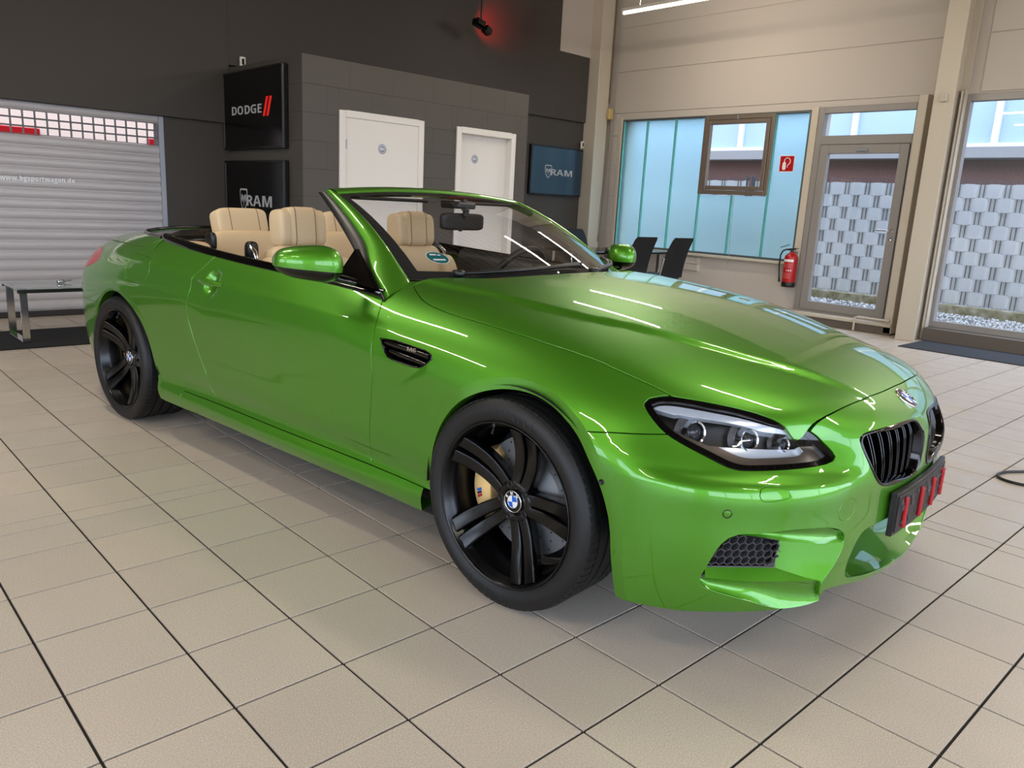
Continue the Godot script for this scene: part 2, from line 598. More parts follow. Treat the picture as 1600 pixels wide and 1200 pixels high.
# the part of the body where every function is positive; cut edges are turned inwards by the depth that goes with each function
func cut(box: AABB, funcs: Array, depths: Array, offset := 0.0) -> G:
	var g := G.new()
	var nf := funcs.size()
	var vals := []
	var inside := PackedByteArray()
	var nv := bP.size()
	inside.resize(nv)
	for k in nv: inside[k] = 1 if box.has_point(bP[k]) else 0
	for f in nf:
		var a := PackedFloat32Array()
		a.resize(nv)
		var fn: Callable = funcs[f]
		for k in nv:
			if inside[k]:
				a[k] = fn.call(bP[k])
		vals.append(a)
	for t in range(0, bI.size(), 3):
		var i0 := bI[t]; var i1 := bI[t + 1]; var i2 := bI[t + 2]
		if inside[i0] + inside[i1] + inside[i2] < 3: continue
		var whole := true
		var none := false
		for f in nf:
			var a: PackedFloat32Array = vals[f]
			var c := (1 if a[i0] > 0 else 0) + (1 if a[i1] > 0 else 0) + (1 if a[i2] > 0 else 0)
			if c == 0:
				none = true
				break
			if c < 3: whole = false
		if none: continue
		if whole:
			g.tri(bP[i0] - bN[i0] * offset, bP[i1] - bN[i1] * offset, bP[i2] - bN[i2] * offset, bN[i0], bN[i1], bN[i2])
			continue
		var P := [bP[i0] - bN[i0] * offset, bP[i1] - bN[i1] * offset, bP[i2] - bN[i2] * offset]
		var N := [bN[i0], bN[i1], bN[i2]]
		var E := [-1, -1, -1]                              # which function made the edge that starts here
		var V := []
		for f in nf: V.append([vals[f][i0], vals[f][i1], vals[f][i2]])
		for f in nf:
			var P2 := []; var N2 := []; var E2 := []; var V2 := []
			for q in nf: V2.append([])
			var m := P.size()
			for k in m:
				var k1 := (k + 1) % m
				var d0: float = V[f][k]; var d1: float = V[f][k1]
				if d0 > 0:
					P2.append(P[k]); N2.append(N[k]); E2.append(E[k])
					for q in nf: V2[q].append(V[q][k])
				if (d0 > 0) != (d1 > 0):
					var s := d0 / (d0 - d1)
					P2.append(P[k].lerp(P[k1], s)); N2.append(N[k].lerp(N[k1], s).normalized())
					E2.append(f if d0 > 0 else E[k])
					for q in nf: V2[q].append(lerpf(V[q][k], V[q][k1], s))
			P = P2; N = N2; E = E2; V = V2
			if P.size() < 3: break
		if P.size() < 3: continue
		for k in range(1, P.size() - 1):
			g.tri(P[0], P[k], P[k + 1], N[0], N[k], N[k + 1])
		for k in P.size():
			if E[k] >= 0 and depths[E[k]] > 0.0:
				var a: Vector3 = P[k]; var b: Vector3 = P[(k + 1) % P.size()]
				var na: Vector3 = N[k]; var nb: Vector3 = N[(k + 1) % P.size()]
				if a.distance_squared_to(b) < 1e-12: continue
				var dp: float = depths[E[k]]
				var out := (b - a).cross(na).normalized()
				var mid: Vector3 = (P[0] + P[1] + P[2]) / 3.0
				if out.dot(a - mid) < 0: out = -out
				var a2 := a - na * .003 + out * .001
				var b2 := b - nb * .003 + out * .001
				var n1 := (na + out).normalized()
				g.quadn(a, b, b2, a2, na.lerp(out, .4).normalized(), nb.lerp(out, .4).normalized(), out, out)
				g.quadn(a2, b2, b2 - nb * dp, a2 - na * dp, out, out, out, out)
	return g

# ---------------------------------------------------------------- outlines of the panels (car axes)
var pHood: Poly
var pLamp: Poly
var pTonneau: Poly
var pCowl: Poly
var pKidney: Poly
var pMouth: Poly
var pCentre: Poly
var pVent: Poly
var pFuel: Poly
var pTow: Poly
var pWash: Poly
var pTail: Poly
var pTrunk: Poly

func xz(p: Vector3) -> Vector2: return Vector2(p.x, p.z)
func xy(p: Vector3) -> Vector2: return Vector2(p.x, p.y)
func zy(p: Vector3) -> Vector2: return Vector2(p.z, p.y)

func v2(a: Array) -> Array:
	var o := []
	for k in range(0, a.size(), 2): o.append(Vector2(a[k], a[k + 1]))
	return o

func circle2(c: Vector2, rx: float, ry: float, n := 24) -> PackedVector2Array:
	var o := PackedVector2Array()
	for k in n: o.append(c + Vector2(cos(TAU * k / n) * rx, sin(TAU * k / n) * ry))
	return o

func outlines() -> void:
	var back := spline_pts(v2([-.395, -.1, -.397, 0, -.405, .2, -.43, .34, -.50, .488, -.62, .575, -.70, .655]), 4, false)
	var rim := spline_pts(v2([-.70, .70, -.68, .722, -.572, .777, -.468, .798, -.344, .805, -.08, .80, .046, .797, .188, .787, .322, .778, .476, .764]), 4, false)
	var lampside := spline_pts(v2([.485, .758, .579, .706, .668, .652, .769, .586]), 4, false)
	var nose := spline_pts(v2([.775, .57, .806, .448, .828, .27, .837, .12, .838, 0, .838, -.1]), 4, false)
	var hood := back.duplicate()
	hood.append_array(rim); hood.append_array(lampside); hood.append_array(nose)
	pHood = Poly.new(hood)
	pLamp = Poly.new(spline_pts(v2([.415, .752, .425, .765, .477, .775, .579, .767, .668, .751, .77, .711, .815, .672, .846, .640, .849, .626, .825, .617, .73, .612, .68, .613, .622, .632, .517, .676, .455, .718]), 4))
	pTonneau = Poly.new(PackedVector2Array(v2([-2.518, .95, -2.535, .807, -2.8, .762, -3.0, .70, -3.118, .64, -3.24, .53, -3.33, .38, -3.38, .2, -3.40, 0, -3.40, -.1, -1.4, -.1, -1.4, .95])))
	var cowl := back.duplicate()
	cowl.append_array(PackedVector2Array(v2([-.74, .70, -.775, .80, -.80, .95, -1.5, .95, -1.5, -.1])))
	pCowl = Poly.new(cowl)
	pKidney = Poly.new(spline_pts(v2([.408, .660, .395, .683, .35, .691, .23, .694, .109, .693, .055, .683, .034, .645, .031, .59, .042, .54, .085, .514, .20, .517, .305, .527, .36, .548, .395, .592]), 4))
	pMouth = Poly.new(spline_pts(v2([.80, .452, .762, .455, .686, .464, .577, .456, .513, .432, .497, .396, .520, .340, .556, .285, .548, .245, .53, .215, .575, .207, .65, .209, .74, .243, .83, .279, .843, .299, .846, .325, .836, .401, .82, .438]), 3))
	pCentre = Poly.new(spline_pts(v2([.45, .277, .46, .31, .452, .345, .426, .39, .385, .412, .30, .414, .15, .414, -.2, .414, -.2, .222, .10, .224, .20, .230, .327, .246, .41, .261]), 3))
	pVent = Poly.new(PackedVector2Array(v2([-.634, .790, -.543, .793, -.395, .783, -.362, .775, -.349, .758, -.385, .728, -.405, .719, -.44, .717, -.55, .724, -.575, .730, -.594, .745])))
	pFuel = Poly.new(spline_pts(v2([-2.68, .925, -2.50, .922, -2.455, .90, -2.445, .866, -2.46, .825, -2.504, .79, -2.66, .79, -2.70, .81, -2.715, .86, -2.705, .905]), 3))
	pTow = Poly.new(circle2(Vector2(.506, .497), .040, .034))
	pWash = Poly.new(spline_pts(v2([.762, .580, .735, .584, .708, .580, .704, .568, .706, .556, .735, .549, .765, .545, .772, .560]), 3))
	pTrunk = Poly.new(PackedVector2Array(v2([-2.52, 1.3, -2.535, 1.02, -2.60, .984, -2.68, .964, -2.98, .962, -3.3, .955, -3.9, .93, -4.3, .90, -4.3, 1.3])))
	pTail = Poly.new(spline_pts(v2([-3.175, .848, -3.225, .895, -3.4, .915, -3.8, .90, -4.2, .88, -4.2, .74, -3.8, .75, -3.4, .79]), 3))

func on_side(x: float, y: float) -> Vector3:
	var t := cast(Vector3(x, y, 0), Vector3(0, 0, 1), .88)
	return Vector3(x, y, t)
func on_top(x: float, z: float) -> Vector3:
	var t := cast(Vector3(x, .5, z), Vector3.UP, .45)
	return Vector3(x, .5 + t, z)
func on_front(y: float, z: float) -> Vector3:
	var t := cast(Vector3(.3, y, z), Vector3(1, 0, 0), .55)
	return Vector3(.3 + t, y, z)

func arch(p: Vector3, xc: float, r: float) -> float:
	if p.y >= .345: return Vector2(p.x - xc, p.y - .345).length() - r
	var sl := .10 if p.x > xc else .12
	return absf(p.x - xc) - r - (.345 - p.y) * sl

const AF := .03
const AR := -2.815
const RF := .416
const RR := .412

func f_hood(p: Vector3) -> float: return pHood.sd(xz(p)) - .0022
func f_nothood(p: Vector3) -> float: return .05 if p.y < .62 else -pHood.sd(xz(p)) - .0022
func f_notlamp(p: Vector3) -> float: return .05 if p.z < .42 else -pLamp.sd(xy(p)) - .0015
func f_notcowl(p: Vector3) -> float: return .05 if p.y < .86 else -pCowl.sd(xz(p)) - .001
func door_front(y: float) -> float: return lin([.20, .281, .318, .664, .803, .844, .885, .92, .96], [-.703, -.703, -.710, -.657, -.671, -.686, -.715, -.745, -.78], y)
func door_rear(y: float) -> float: return lin([.20, .285, .293, .31, .328, .371, .424, .503, .58, .665, .751, .803, .872, .92, .977, 1.02], [-1.60, -1.66, -1.77, -1.86, -1.90, -1.921, -1.918, -1.963, -2.005, -2.034, -2.030, -2.012, -2.005, -1.951, -1.893, -1.85], y)
func f_ahead(p: Vector3) -> float: return p.x - door_front(p.y) - .0022
func f_behind(p: Vector3) -> float: return door_front(p.y) - p.x - .0022
func f_door_r(p: Vector3) -> float: return p.x - door_rear(p.y) - .0022
func f_quarter(p: Vector3) -> float: return door_rear(p.y) - p.x - .0022
func belt(x: float) -> float: return lin([-2.9, -2.56, -2.53, -2.2, -1.9, -1.646, -1.395, -.995, -.76], [1.3, 1.3, 1.012, .993, .978, .967, .958, .94, .92], x)
func f_belt(p: Vector3) -> float: return belt(p.x) - p.y
func f_sill(p: Vector3) -> float: return p.y - .288 - .002
func f_skirt(p: Vector3) -> float: return .288 - .002 - p.y
func f_archf(p: Vector3) -> float: return arch(p, AF, RF)
func f_archr(p: Vector3) -> float: return arch(p, AR, RR)
func bump_line(x: float) -> float: return lin([.0, .15, .243, .379, .506, .55, .60], [-1.0, .635, .652, .671, .683, .69, 1.2], x)
func f_fender(p: Vector3) -> float: return (p.y - bump_line(p.x) - .002) if p.x > .1 else .05
func f_bumper(p: Vector3) -> float: return minf(bump_line(p.x) - p.y - .002, (p.x - .12))
func bottom(x: float) -> float: return lin([-4.0, -3.3, -2.42, -2.2, .35, .42, .6, .7, .87, .95], [.24, .21, .198, .195, .195, .186, .192, .203, .212, .212], x)
func f_bottom(p: Vector3) -> float:
	if p.x > .78 and p.z < .60: return p.y - lin([0.0, .274, .437, .532, .546], [.204, .222, .246, .257, .210], p.z)
	return p.y - bottom(p.x)
func f_nottonneau(p: Vector3) -> float: return .05 if p.y < .96 or p.x > -2.50 else -pTonneau.sd(xz(p)) - .001
func f_trunk(p: Vector3) -> float: return pTrunk.sd(xy(p)) - .002
func f_nottrunk(p: Vector3) -> float: return .05 if p.x > -2.4 else -pTrunk.sd(xy(p)) - .002
func f_rearbumper(p: Vector3) -> float: return minf(.62 - p.y, -3.14 - p.x) - .002
func f_notrearbumper(p: Vector3) -> float: return maxf(p.y - .62, p.x + 3.14) - .002

func car_glass() -> void:
	pass

func build_body(car: Node3D) -> void:
	var far := .05
	var paint: Material = M.paint
	var fnotkid := func(p: Vector3) -> float: return .05 if p.x < .8 else -pKidney.sd(zy(p))
	var fnotmouth := func(p: Vector3) -> float: return .05 if p.x < .5 or p.y > .5 else -pMouth.sd(zy(p))
	var fnotcentre := func(p: Vector3) -> float: return .05 if p.x < .8 or p.y > .5 else -pCentre.sd(zy(p))
	var fnottow := func(p: Vector3) -> float: return .05 if p.x < .8 else -pTow.sd(zy(p)) - .0008
	var fnotwash := func(p: Vector3) -> float: return .05 if p.x < .6 else -pWash.sd(zy(p)) - .0008
	var fnotvent := func(p: Vector3) -> float: return -pVent.sd(xy(p))
	var fnotfuel := func(p: Vector3) -> float: return -pFuel.sd(xy(p)) - .0012
	var fnottail := func(p: Vector3) -> float: return .05 if p.x > -3.0 else -pTail.sd(xy(p)) - .001
	var box := AABB(Vector3(-5, 0, -.01), Vector3(8, 2, 2))
	# bonnet
	var g := cut(AABB(Vector3(-.9, .6, -.01), Vector3(1.9, .6, 1.1)), [f_hood], [.018])
	g.add(g.mirrored())
	obj("bonnet", g, paint, car)
	# front bumper with its covers
	g = cut(AABB(Vector3(.05, 0, -.01), Vector3(1.1, .95, 1.2)), [f_bumper, f_nothood, f_notlamp, f_archf, f_bottom, fnotkid, fnotmouth, fnotcentre, fnottow, fnotwash],
		[.012, .03, .035, 0.0, .03, .02, .012, .02, .006, .006])
	g.add(g.mirrored())
	var fb := obj("front_bumper", g, paint, car)
	for s in [1, -1]:
		for c in [["towing_cover", pTow, .0008], ["washer_cover", pWash, .0008]]:
			var pl: Poly = c[1]
			var q := cut(AABB(Vector3(.55, .4, .3), Vector3(.5, .3, .7)), [func(p: Vector3) -> float: return pl.sd(zy(p)) - c[2]], [.006])
			obj(c[0], q if s > 0 else q.mirrored(), paint, fb)
		var sb := on_front(.508, .828)
		var sn := grad(sb)
		var e1 := sn.cross(Vector3.UP).normalized()
		var sx := Transform3D(Basis(e1, sn, e1.cross(sn)), sb)
		var se := G.new()
		se.lathe([Vector2(.0125, -.004), Vector2(.0125, .0012), Vector2(.0105, .0014), Vector2(.0105, .0014), Vector2(.0105, -.002)], 28, sx)
		obj("sensor_ring", se if s > 0 else se.mirrored(), M.satin_black, fb)
		se = G.new()
		se.lathe([Vector2(.0100, -.003), Vector2(.0098, .0014), Vector2(.009, .0018), Vector2(0, .0018)], 28, sx)
		obj("parking_sensor", se if s > 0 else se.mirrored(), paint, fb)
	# wings
	g = cut(AABB(Vector3(-.95, .2, .3), Vector3(1.7, .9, .9)), [f_ahead, f_nothood, f_notlamp, f_fender, f_archf, f_sill, f_notcowl, fnotvent], [.014, .02, .03, .012, 0.0, .012, .012, .025])
	arch_lip(g, AF, RF, .378, -.703, .186)
	for s in [1, -1]: obj("front_wing", g if s > 0 else g.mirrored(), paint, car)
	# doors
	g = cut(AABB(Vector3(-2.2, .2, .3), Vector3(1.6, .9, .9)), [f_behind, f_door_r, f_sill, f_belt], [.014, .014, .012, .02])
	var doors := []
	for s in [1, -1]: doors.append(obj("door", g if s > 0 else g.mirrored(), paint, car))
	# rear quarters
	g = cut(AABB(Vector3(-4.2, .1, .2), Vector3(2.8, 1.1, .9)), [f_quarter, f_belt, f_nottonneau, f_nottrunk, f_archr, f_bottom, f_notrearbumper, fnottail, fnotfuel, func(p: Vector3) -> float: return maxf(p.y - .290, -2.19 - p.x)],
		[.014, .02, .012, .012, 0.0, .03, .012, .02, .008, .006])
	arch_lip(g, AR, RR, .374, -3.6, .2)
	for s in [1, -1]:
		var q := obj("rear_wing", g if s > 0 else g.mirrored(), paint, car)
		if s > 0:
			var fl := cut(AABB(Vector3(-2.8, .7, .7), Vector3(.5, .3, .3)), [func(p: Vector3) -> float: return pFuel.sd(xy(p)) - .0012], [.008])
			obj("fuel_flap", fl, paint, q)
	# skirts
	g = cut(AABB(Vector3(-2.5, .1, .3), Vector3(2.3, .3, .9)), [f_skirt, f_bottom, func(p: Vector3) -> float: return p.x + 2.187, f_archf, f_archr], [.012, .06, .008, 0.0, .03])
	for s in [1, -1]: obj("side_skirt", g if s > 0 else g.mirrored(), paint, car)
	# boot lid, rear bumper, tail lamps, soft-top cover
	g = cut(AABB(Vector3(-4.3, .8, -.01), Vector3(1.9, .5, 1.1)), [f_trunk, f_nottonneau], [.012, .015])
	g.add(g.mirrored())
	obj("boot_lid", g, paint, car)
	var notq := func(p: Vector3) -> float: return .05
	g = cut(AABB(Vector3(-4.3, .1, -.01), Vector3(1.4, .9, 1.1)), [f_rearbumper, f_bottom, f_archr], [.012, .03, 0.0])
	g.add(g.mirrored())
	obj("rear_bumper", g, paint, car)
	g = cut(AABB(Vector3(-4.3, .6, .2), Vector3(1.3, .4, .8)), [func(p: Vector3) -> float: return pTail.sd(xy(p)) - .001], [.01])
	for s in [1, -1]: obj("tail_lamp", g if s > 0 else g.mirrored(), M.red_lens, car)
	g = cut(AABB(Vector3(-4.3, .8, -.01), Vector3(2.2, .5, 1.1)), [func(p: Vector3) -> float: return pTonneau.sd(xz(p)) - .004, func(p: Vector3) -> float: return -2.66 + .10 * p.z * p.z - p.x], [.01, .05], .010)
	g.add(g.mirrored())
	obj("soft_top_cover", g, M.tonneau, car)
	build_lamps(car)
	build_grilles(car, fb)
	build_side_bits(car, doors)

# the flat lip round a wheel opening: from the body at radius ro to the edge at ri, then inwards
func arch_lip(g: G, xc: float, ro: float, ri: float, _x_min: float, ymin: float) -> void:
	var rows := []
	var inner := []
	var pts := []
	var n := 56
	var y0 := ymin
	for k in 6: pts.append([1.0, .345 - (.345 - y0) * (1.0 - k / 6.0)])
	for k in n + 1: pts.append([cos(PI * k / n), -1.0, sin(PI * k / n)])
	for k in range(1, 7): pts.append([-1.0, .345 - (.345 - maxf(y0, .29 if xc > -1 else y0)) * k / 6.0])
	for q in pts:
		var row := PackedVector3Array()
		var rowi := PackedVector3Array()
		for s in 4:
			var r := lerpf(ro, ri, s / 3.0)
			var p: Vector2
			if q.size() == 2:
				p = Vector2(xc + q[0] * (r + (.345 - q[1]) * (.10 if q[0] > 0 else .12)), q[1])
			else:
				p = Vector2(xc + q[0] * r, .345 + q[2] * r)
			var ob := on_side(xc + (p.x - xc) * (ro / r), .345 + (p.y - .345) * (ro / r) if p.y > .345 else p.y)
			var w: float = ob.z + [0.0, .0004, .0004, -.0006][s]
			row.append(Vector3(p.x, p.y, w))
		var e: Vector3 = row[3]
		rowi.append(e)
		rowi.append(e - Vector3(0, 0, .006))
		rowi.append(e - Vector3(0, 0, .05))
		rows.append(row)
		inner.append(rowi)
	g.grid(rows, false, false, true)
	g.grid(inner, false, false, true)

func build_lamps(car: Node3D) -> void:
	var bx := AABB(Vector3(.3, .5, .35), Vector3(.7, .4, .7))
	var sd := func(p: Vector3, o: float) -> float: return pLamp.sd(xy(p)) - o
	var bezel := cut(bx, [func(p: Vector3) -> float: return sd.call(p, .0015), func(p: Vector3) -> float: return -sd.call(p, .0125)], [.05, .05], .003)
	var lens := cut(bx, [func(p: Vector3) -> float: return sd.call(p, .011)], [0.0], .004)
	var back := cut(bx, [func(p: Vector3) -> float: return sd.call(p, .010)], [0.0], .062)
	var lip := cut(bx, [func(p: Vector3) -> float: return pLamp.sd(xy(p)) - .0125, func(p: Vector3) -> float: return .665 - .35 * (p.x - .60) * (1.0 if p.x < .60 else .0) - p.y, func(p: Vector3) -> float: return .030 - pLamp.sd(xy(p))], [.01, .01, .02], .012)
	var brow := cut(bx, [func(p: Vector3) -> float: return pLamp.sd(xy(p)) - .016, func(p: Vector3) -> float: return p.y - lerpf(.752, .680, clampf((p.x - .42) / .42, 0, 1)), func(p: Vector3) -> float: return .034 - pLamp.sd(xy(p)), func(p: Vector3) -> float: return .80 - p.x], [.01, .02, .02, .01], .016)
	var tray := cut(bx, [func(p: Vector3) -> float: return pLamp.sd(xy(p)) - .016, func(p: Vector3) -> float: return lerpf(.672, .662, clampf((p.x - .5) / .3, 0, 1)) - p.y, func(p: Vector3) -> float: return p.x - .585], [.0, .03, .03], .030)
	for s in [1, -1]:
		var root := Node3D.new()
		root.name = "headlamp"
		car.add_child(root, true)
		var put := func(called: String, g: G, m: Material) -> void: obj(called, g if s > 0 else g.mirrored(), m, root)
		put.call("bezel", bezel, M.gloss_black)
		put.call("housing", back, M.dark_plastic)
		put.call("rim_strip", lip, M.chrome)
		put.call("daylight_strip", brow, M.lamp_silver)
		put.call("reflector_tray", tray, M.lamp_silver)
		for c in [[.560, .698, .032], [.680, .686, .032], [.752, .676, .020]]:
			var b := on_side(c[0], c[1])
			var nn := grad(b)
			var ax := (nn + Vector3(.9, -.05, .0)).normalized()
			var e1 := ax.cross(Vector3.UP).normalized()
			var x := Transform3D(Basis(e1, ax, e1.cross(ax)), b - nn * .040)
			var r: float = c[2]
			var ring := G.new()
			ring.lathe([Vector2(r * .80, -.012), Vector2(r * .86, .016), Vector2(r * .86, .016), Vector2(r, .018), Vector2(r, .018), Vector2(r * 1.05, -.012)], 28, x)
			put.call("light_ring", ring, M.chrome)
			var ball := G.new()
			ball.lathe([Vector2(r * .84, -.004), Vector2(r * .7, .008), Vector2(r * .4, .014), Vector2(0, .016)], 24, x)
			put.call("projector", ball, M.projector)
			var shroud := G.new()
			shroud.lathe([Vector2(r * 1.05, -.012), Vector2(r * 1.5, -.02)], 24, x)
			put.call("shroud", shroud, M.grey_plastic)
		put.call("lens", lens, M.lamp_glass)

func loop_tube(g: G, poly: PackedVector2Array, inset: float, rad: float, back: float) -> void:
	var path := []
	for q in poly:
		var b := on_front(q.y, q.x)
		path.append(b - Vector3(back, 0, 0))
	g.tube(path, rad, 8, true)

func strip(g: G, a: Array, b: Array, bulge := Vector3.ZERO, n := 5) -> void:
	var rows := []
	for k in a.size():
		var r := PackedVector3Array()
		for s in n + 1:
			var t := float(s) / n
			r.append((a[k] as Vector3).lerp(b[k], t) + bulge * 4.0 * t * (1.0 - t))
		rows.append(r)
	g.grid(rows)

func resample(p: Array, n: int) -> Array:
	var len := [0.0]
	for k in range(1, p.size()): len.append(len[-1] + p[k].distance_to(p[k - 1]))
	var o := []
	var j := 0
	for k in n:
		var d: float = len[-1] * k / (n - 1)
		while j < p.size() - 2 and d > len[j + 1]: j += 1
		o.append(p[j].lerp(p[j + 1], clampf((d - len[j]) / maxf(len[j + 1] - len[j], 1e-6), 0, 1)))
	return o

func hex_mesh(g: G, o: Vector3, ux: Vector3, uy: Vector3, nrm: Vector3, w: float, h: float, cell: float, inside: Callable) -> void:
	var r := cell / sqrt(3.0)
	var seen := {}
	for a in range(-1, int(w / cell) + 2):
		for b in range(-1, int(h / (r * 1.5)) + 2):
			var c := Vector2((a + (.5 if b & 1 else 0.0)) * cell, b * r * 1.5)
			for k in 6:
				var p := c + Vector2(sin(TAU * k / 6), cos(TAU * k / 6)) * r
				var q := c + Vector2(sin(TAU * (k + 1) / 6), cos(TAU * (k + 1) / 6)) * r
				var m := ((p + q) / 2).snapped(Vector2(.001, .001))
				if seen.has(m) or not inside.call(m): continue
				seen[m] = true
				var d := (q - p).normalized() * .0006
				var e := Vector2(-(q - p).normalized().y, (q - p).normalized().x) * .0010
				var P := func(v: Vector2, z: float) -> Vector3: return o + ux * v.x + uy * v.y + nrm * z
				var A := p - d; var B := q + d
				g.quad(P.call(A - e, .004), P.call(B - e, .004), P.call(B + e, .004), P.call(A + e, .004))
				g.quad(P.call(A - e, .004), P.call(B - e, .004), P.call(B - e, -.006), P.call(A - e, -.006))
				g.quad(P.call(A + e, .004), P.call(B + e, .004), P.call(B + e, -.006), P.call(A + e, -.006))

func build_grilles(car: Node3D, fb: Node3D) -> void:
	# kidneys
	for s in [1, -1]:
		var root := Node3D.new()
		root.name = "kidney_grille"
		car.add_child(root, true)
		var put := func(called: String, g: G, m: Material) -> void: obj(called, g if s > 0 else g.mirrored(), m, root)
		var g := G.new()
		var outer := []; var mid := []; var inn := []; var deep := []
		var cen := Vector2(.22, .60)
		for q in pKidney.p:
			var d := (cen - q).normalized()
			outer.append(on_front(q.y, q.x) + Vector3(.001, 0, 0))
			mid.append(on_front(q.y + d.y * .006, q.x + d.x * .006) + Vector3(.005, 0, 0))
			inn.append(on_front(q.y + d.y * .015, q.x + d.x * .015) + Vector3(-.004, 0, 0))
			deep.append(on_front(q.y + d.y * .020, q.x + d.x * .020) + Vector3(-.06, 0, 0))
		var rows := []
		for k in outer.size(): rows.append(PackedVector3Array([outer[k] - Vector3(.012, 0, 0), outer[k], mid[k], inn[k], deep[k]]))
		g.grid(rows, true, false)
		put.call("frame", g, M.gloss_black)
		var bk := G.new()
		var pl := PackedVector2Array()
		for q in pKidney.p: pl.append(q)
		var tr := Geometry2D.triangulate_polygon(pl)
		for k in range(0, tr.size(), 3):
			bk.flat(Vector3(.83, pl[tr[k]].y, pl[tr[k]].x), Vector3(.83, pl[tr[k + 1]].y, pl[tr[k + 1]].x), Vector3(.83, pl[tr[k + 2]].y, pl[tr[k + 2]].x))
		put.call("backing", bk, M.black)
		for k in 7:
			for dd in [-.0062, .0062]:
				var z: float = .074 + k * .0515 + dd
				var ylo := .5; var yhi := .7
				var yy := .5
				while yy < .71:
					if pKidney.sd(Vector2(z, yy)) > .012:
						ylo = yy
						break
					yy += .004
				yy = .71
				while yy > ylo:
					if pKidney.sd(Vector2(z, yy)) > .012:
						yhi = yy
						break
					yy -= .004
				var bar := G.new()
				var row := []
				for t in 9:
					var y := lerpf(ylo, yhi, t / 8.0)
					var x := on_front(y, z).x - .022
					row.append(PackedVector3Array([Vector3(x - .045, y, z - .0028), Vector3(x - .002, y, z - .0028), Vector3(x, y, z - .0012), Vector3(x, y, z + .0012), Vector3(x - .002, y, z + .0028), Vector3(x - .045, y, z + .0028)]))
				bar.grid(row)
				put.call("slat", bar, M.gloss_black)
	# side intakes
	for s in [1, -1]:
		var root := Node3D.new()
		root.name = "side_intake"
		car.add_child(root, true)
		var put := func(called: String, g: G, m: Material) -> void: obj(called, g if s > 0 else g.mirrored(), m, root)
		var bod := func(a: Array) -> Array:
			var o := []
			for k in range(0, a.size(), 2): o.append(on_front(a[k + 1], a[k]) if a[k] < .80 else on_side(on_front_x(a[k + 1], a[k]), a[k + 1]))
			return o
		var mtl := Vector3(.690, .446, .792); var mtr := Vector3(.776, .398, .633)
		var mbl := Vector3(.650, .335, .815); var mbr := Vector3(.776, .322, .645)
		# honeycomb
		var ux := (mbr - mbl).normalized(); var wd := (mbr - mbl).length()
		var uy := ((mtl + mtr) / 2 - (mbl + mbr) / 2).normalized()
		var nn := ux.cross(uy).normalized()
		if nn.x < 0: nn = -nn
		var hm := G.new()
		hex_mesh(hm, mbl, ux, uy, nn, wd, .13, .0245, func(m: Vector2) -> bool:
			var tt := m.x / wd
			return tt > -.02 and tt < .955 and m.y > 0.0 and m.y < lerpf(.112, .070, clampf(tt, 0, 1)) and m.y < .03 + tt * .6)
		hm.tube([mbr - ux * .003, mtr - ux * .003 + uy * .0], .0025, 6)
		hm.tube([mbl, mbr], .0025, 6)
		hm.tube([mtl + uy * .002, mtr + uy * .002 - ux * .003], .003, 6)
		put.call("honeycomb_mesh", hm, M.grille_black)
		var bk := G.new()
		bk.quad(mbl - nn * .03 - ux * .02, mbr - nn * .03 + ux * .02, mtr - nn * .03 + ux * .02 + uy * .03, mtl - nn * .03 - ux * .02 + uy * .03)
		put.call("backing", bk, M.black)
		var left := resample(bod.call([.846, .325, .836, .401, .82, .438, .80, .452]), 9)
		var lm := resample([mbl, mtl], 9)
		var ls := G.new()
		strip(ls, left, lm)
		put.call("outer_wall", ls, M.paint)
		# shelf, blade, inner wall, winglet
		var edge := resample([Vector3(.662, .312, .835), Vector3(.735, .300, .752), Vector3(.803, .292, .656), Vector3(.850, .290, .598), Vector3(.880, .290, .556)], 13)
		var shelf := G.new()
		strip(shelf, resample([mbl, mbr, Vector3(.80, .318, .618), Vector3(.84, .305, .585), Vector3(.878, .291, .556)], 13), edge)
		put.call("shelf", shelf, M.paint)
		var lipline := resample(bod.call([.846, .300, .83, .279, .74, .243, .65, .209, .60, .207, .555, .210, .53, .215]), 13)
		var blade := G.new()
		strip(blade, edge, lipline, Vector3(-.010, 0, -.006), 8)
		put.call("blade", blade, M.paint)
		var inner_edge := resample(bod.call([.497, .396, .520, .340, .556, .285]), 9)
		var iw := G.new()
		strip(iw, resample([mtr - ux * .004, mbr - ux * .004], 9), inner_edge, Vector3(.0, 0, .004))
		put.call("inner_wall", iw, M.paint)
		var top_edge := resample(bod.call([.80, .452, .762, .455, .686, .464, .577, .456, .513, .432, .503, .415]), 15)
		var wing_edge := resample([Vector3(.722, .446, .795), Vector3(.765, .440, .748), Vector3(.815, .428, .695), Vector3(.862, .410, .610), Vector3(.893, .398, .530), Vector3(.905, .400, .498)], 15)
		var wl := G.new()
		strip(wl, top_edge, wing_edge, Vector3(-.012, .003, -.006), 8)
		put.call("winglet", wl, M.paint)
		var under := G.new()
		strip(under, wing_edge, resample([mtl, mtr, mtr.lerp(inner_edge[0], .6), inner_edge[0]], 15))
		put.call("upper_wall", under, M.paint)
		var fill := G.new()
		strip(fill, resample(bod.call([.556, .285, .548, .245, .53, .215]), 7), resample([Vector3(.878, .291, .556), Vector3(.872, .255, .545), lipline[-1]], 7))
		put.call("blade_end", fill, M.paint)
	# centre intake
	var ramp := G.new()
	var rows := []
	for a in 33:
		var z := lerpf(-.46, .46, a / 32.0)
		var r := PackedVector3Array()
		var f := on_front(.232, absf(z))
		var lift := .045 * clampf((absf(z) - .15) / .3, 0, 1)
		for b in 9:
			var t := b / 8.0
			r.append(Vector3(lerpf(f.x - .004, .78, sin(t * PI / 2) * .85 + t * .15), lerpf(.224 + lift, .43, t * t * .7 + t * .3), z))
		rows.append(r)
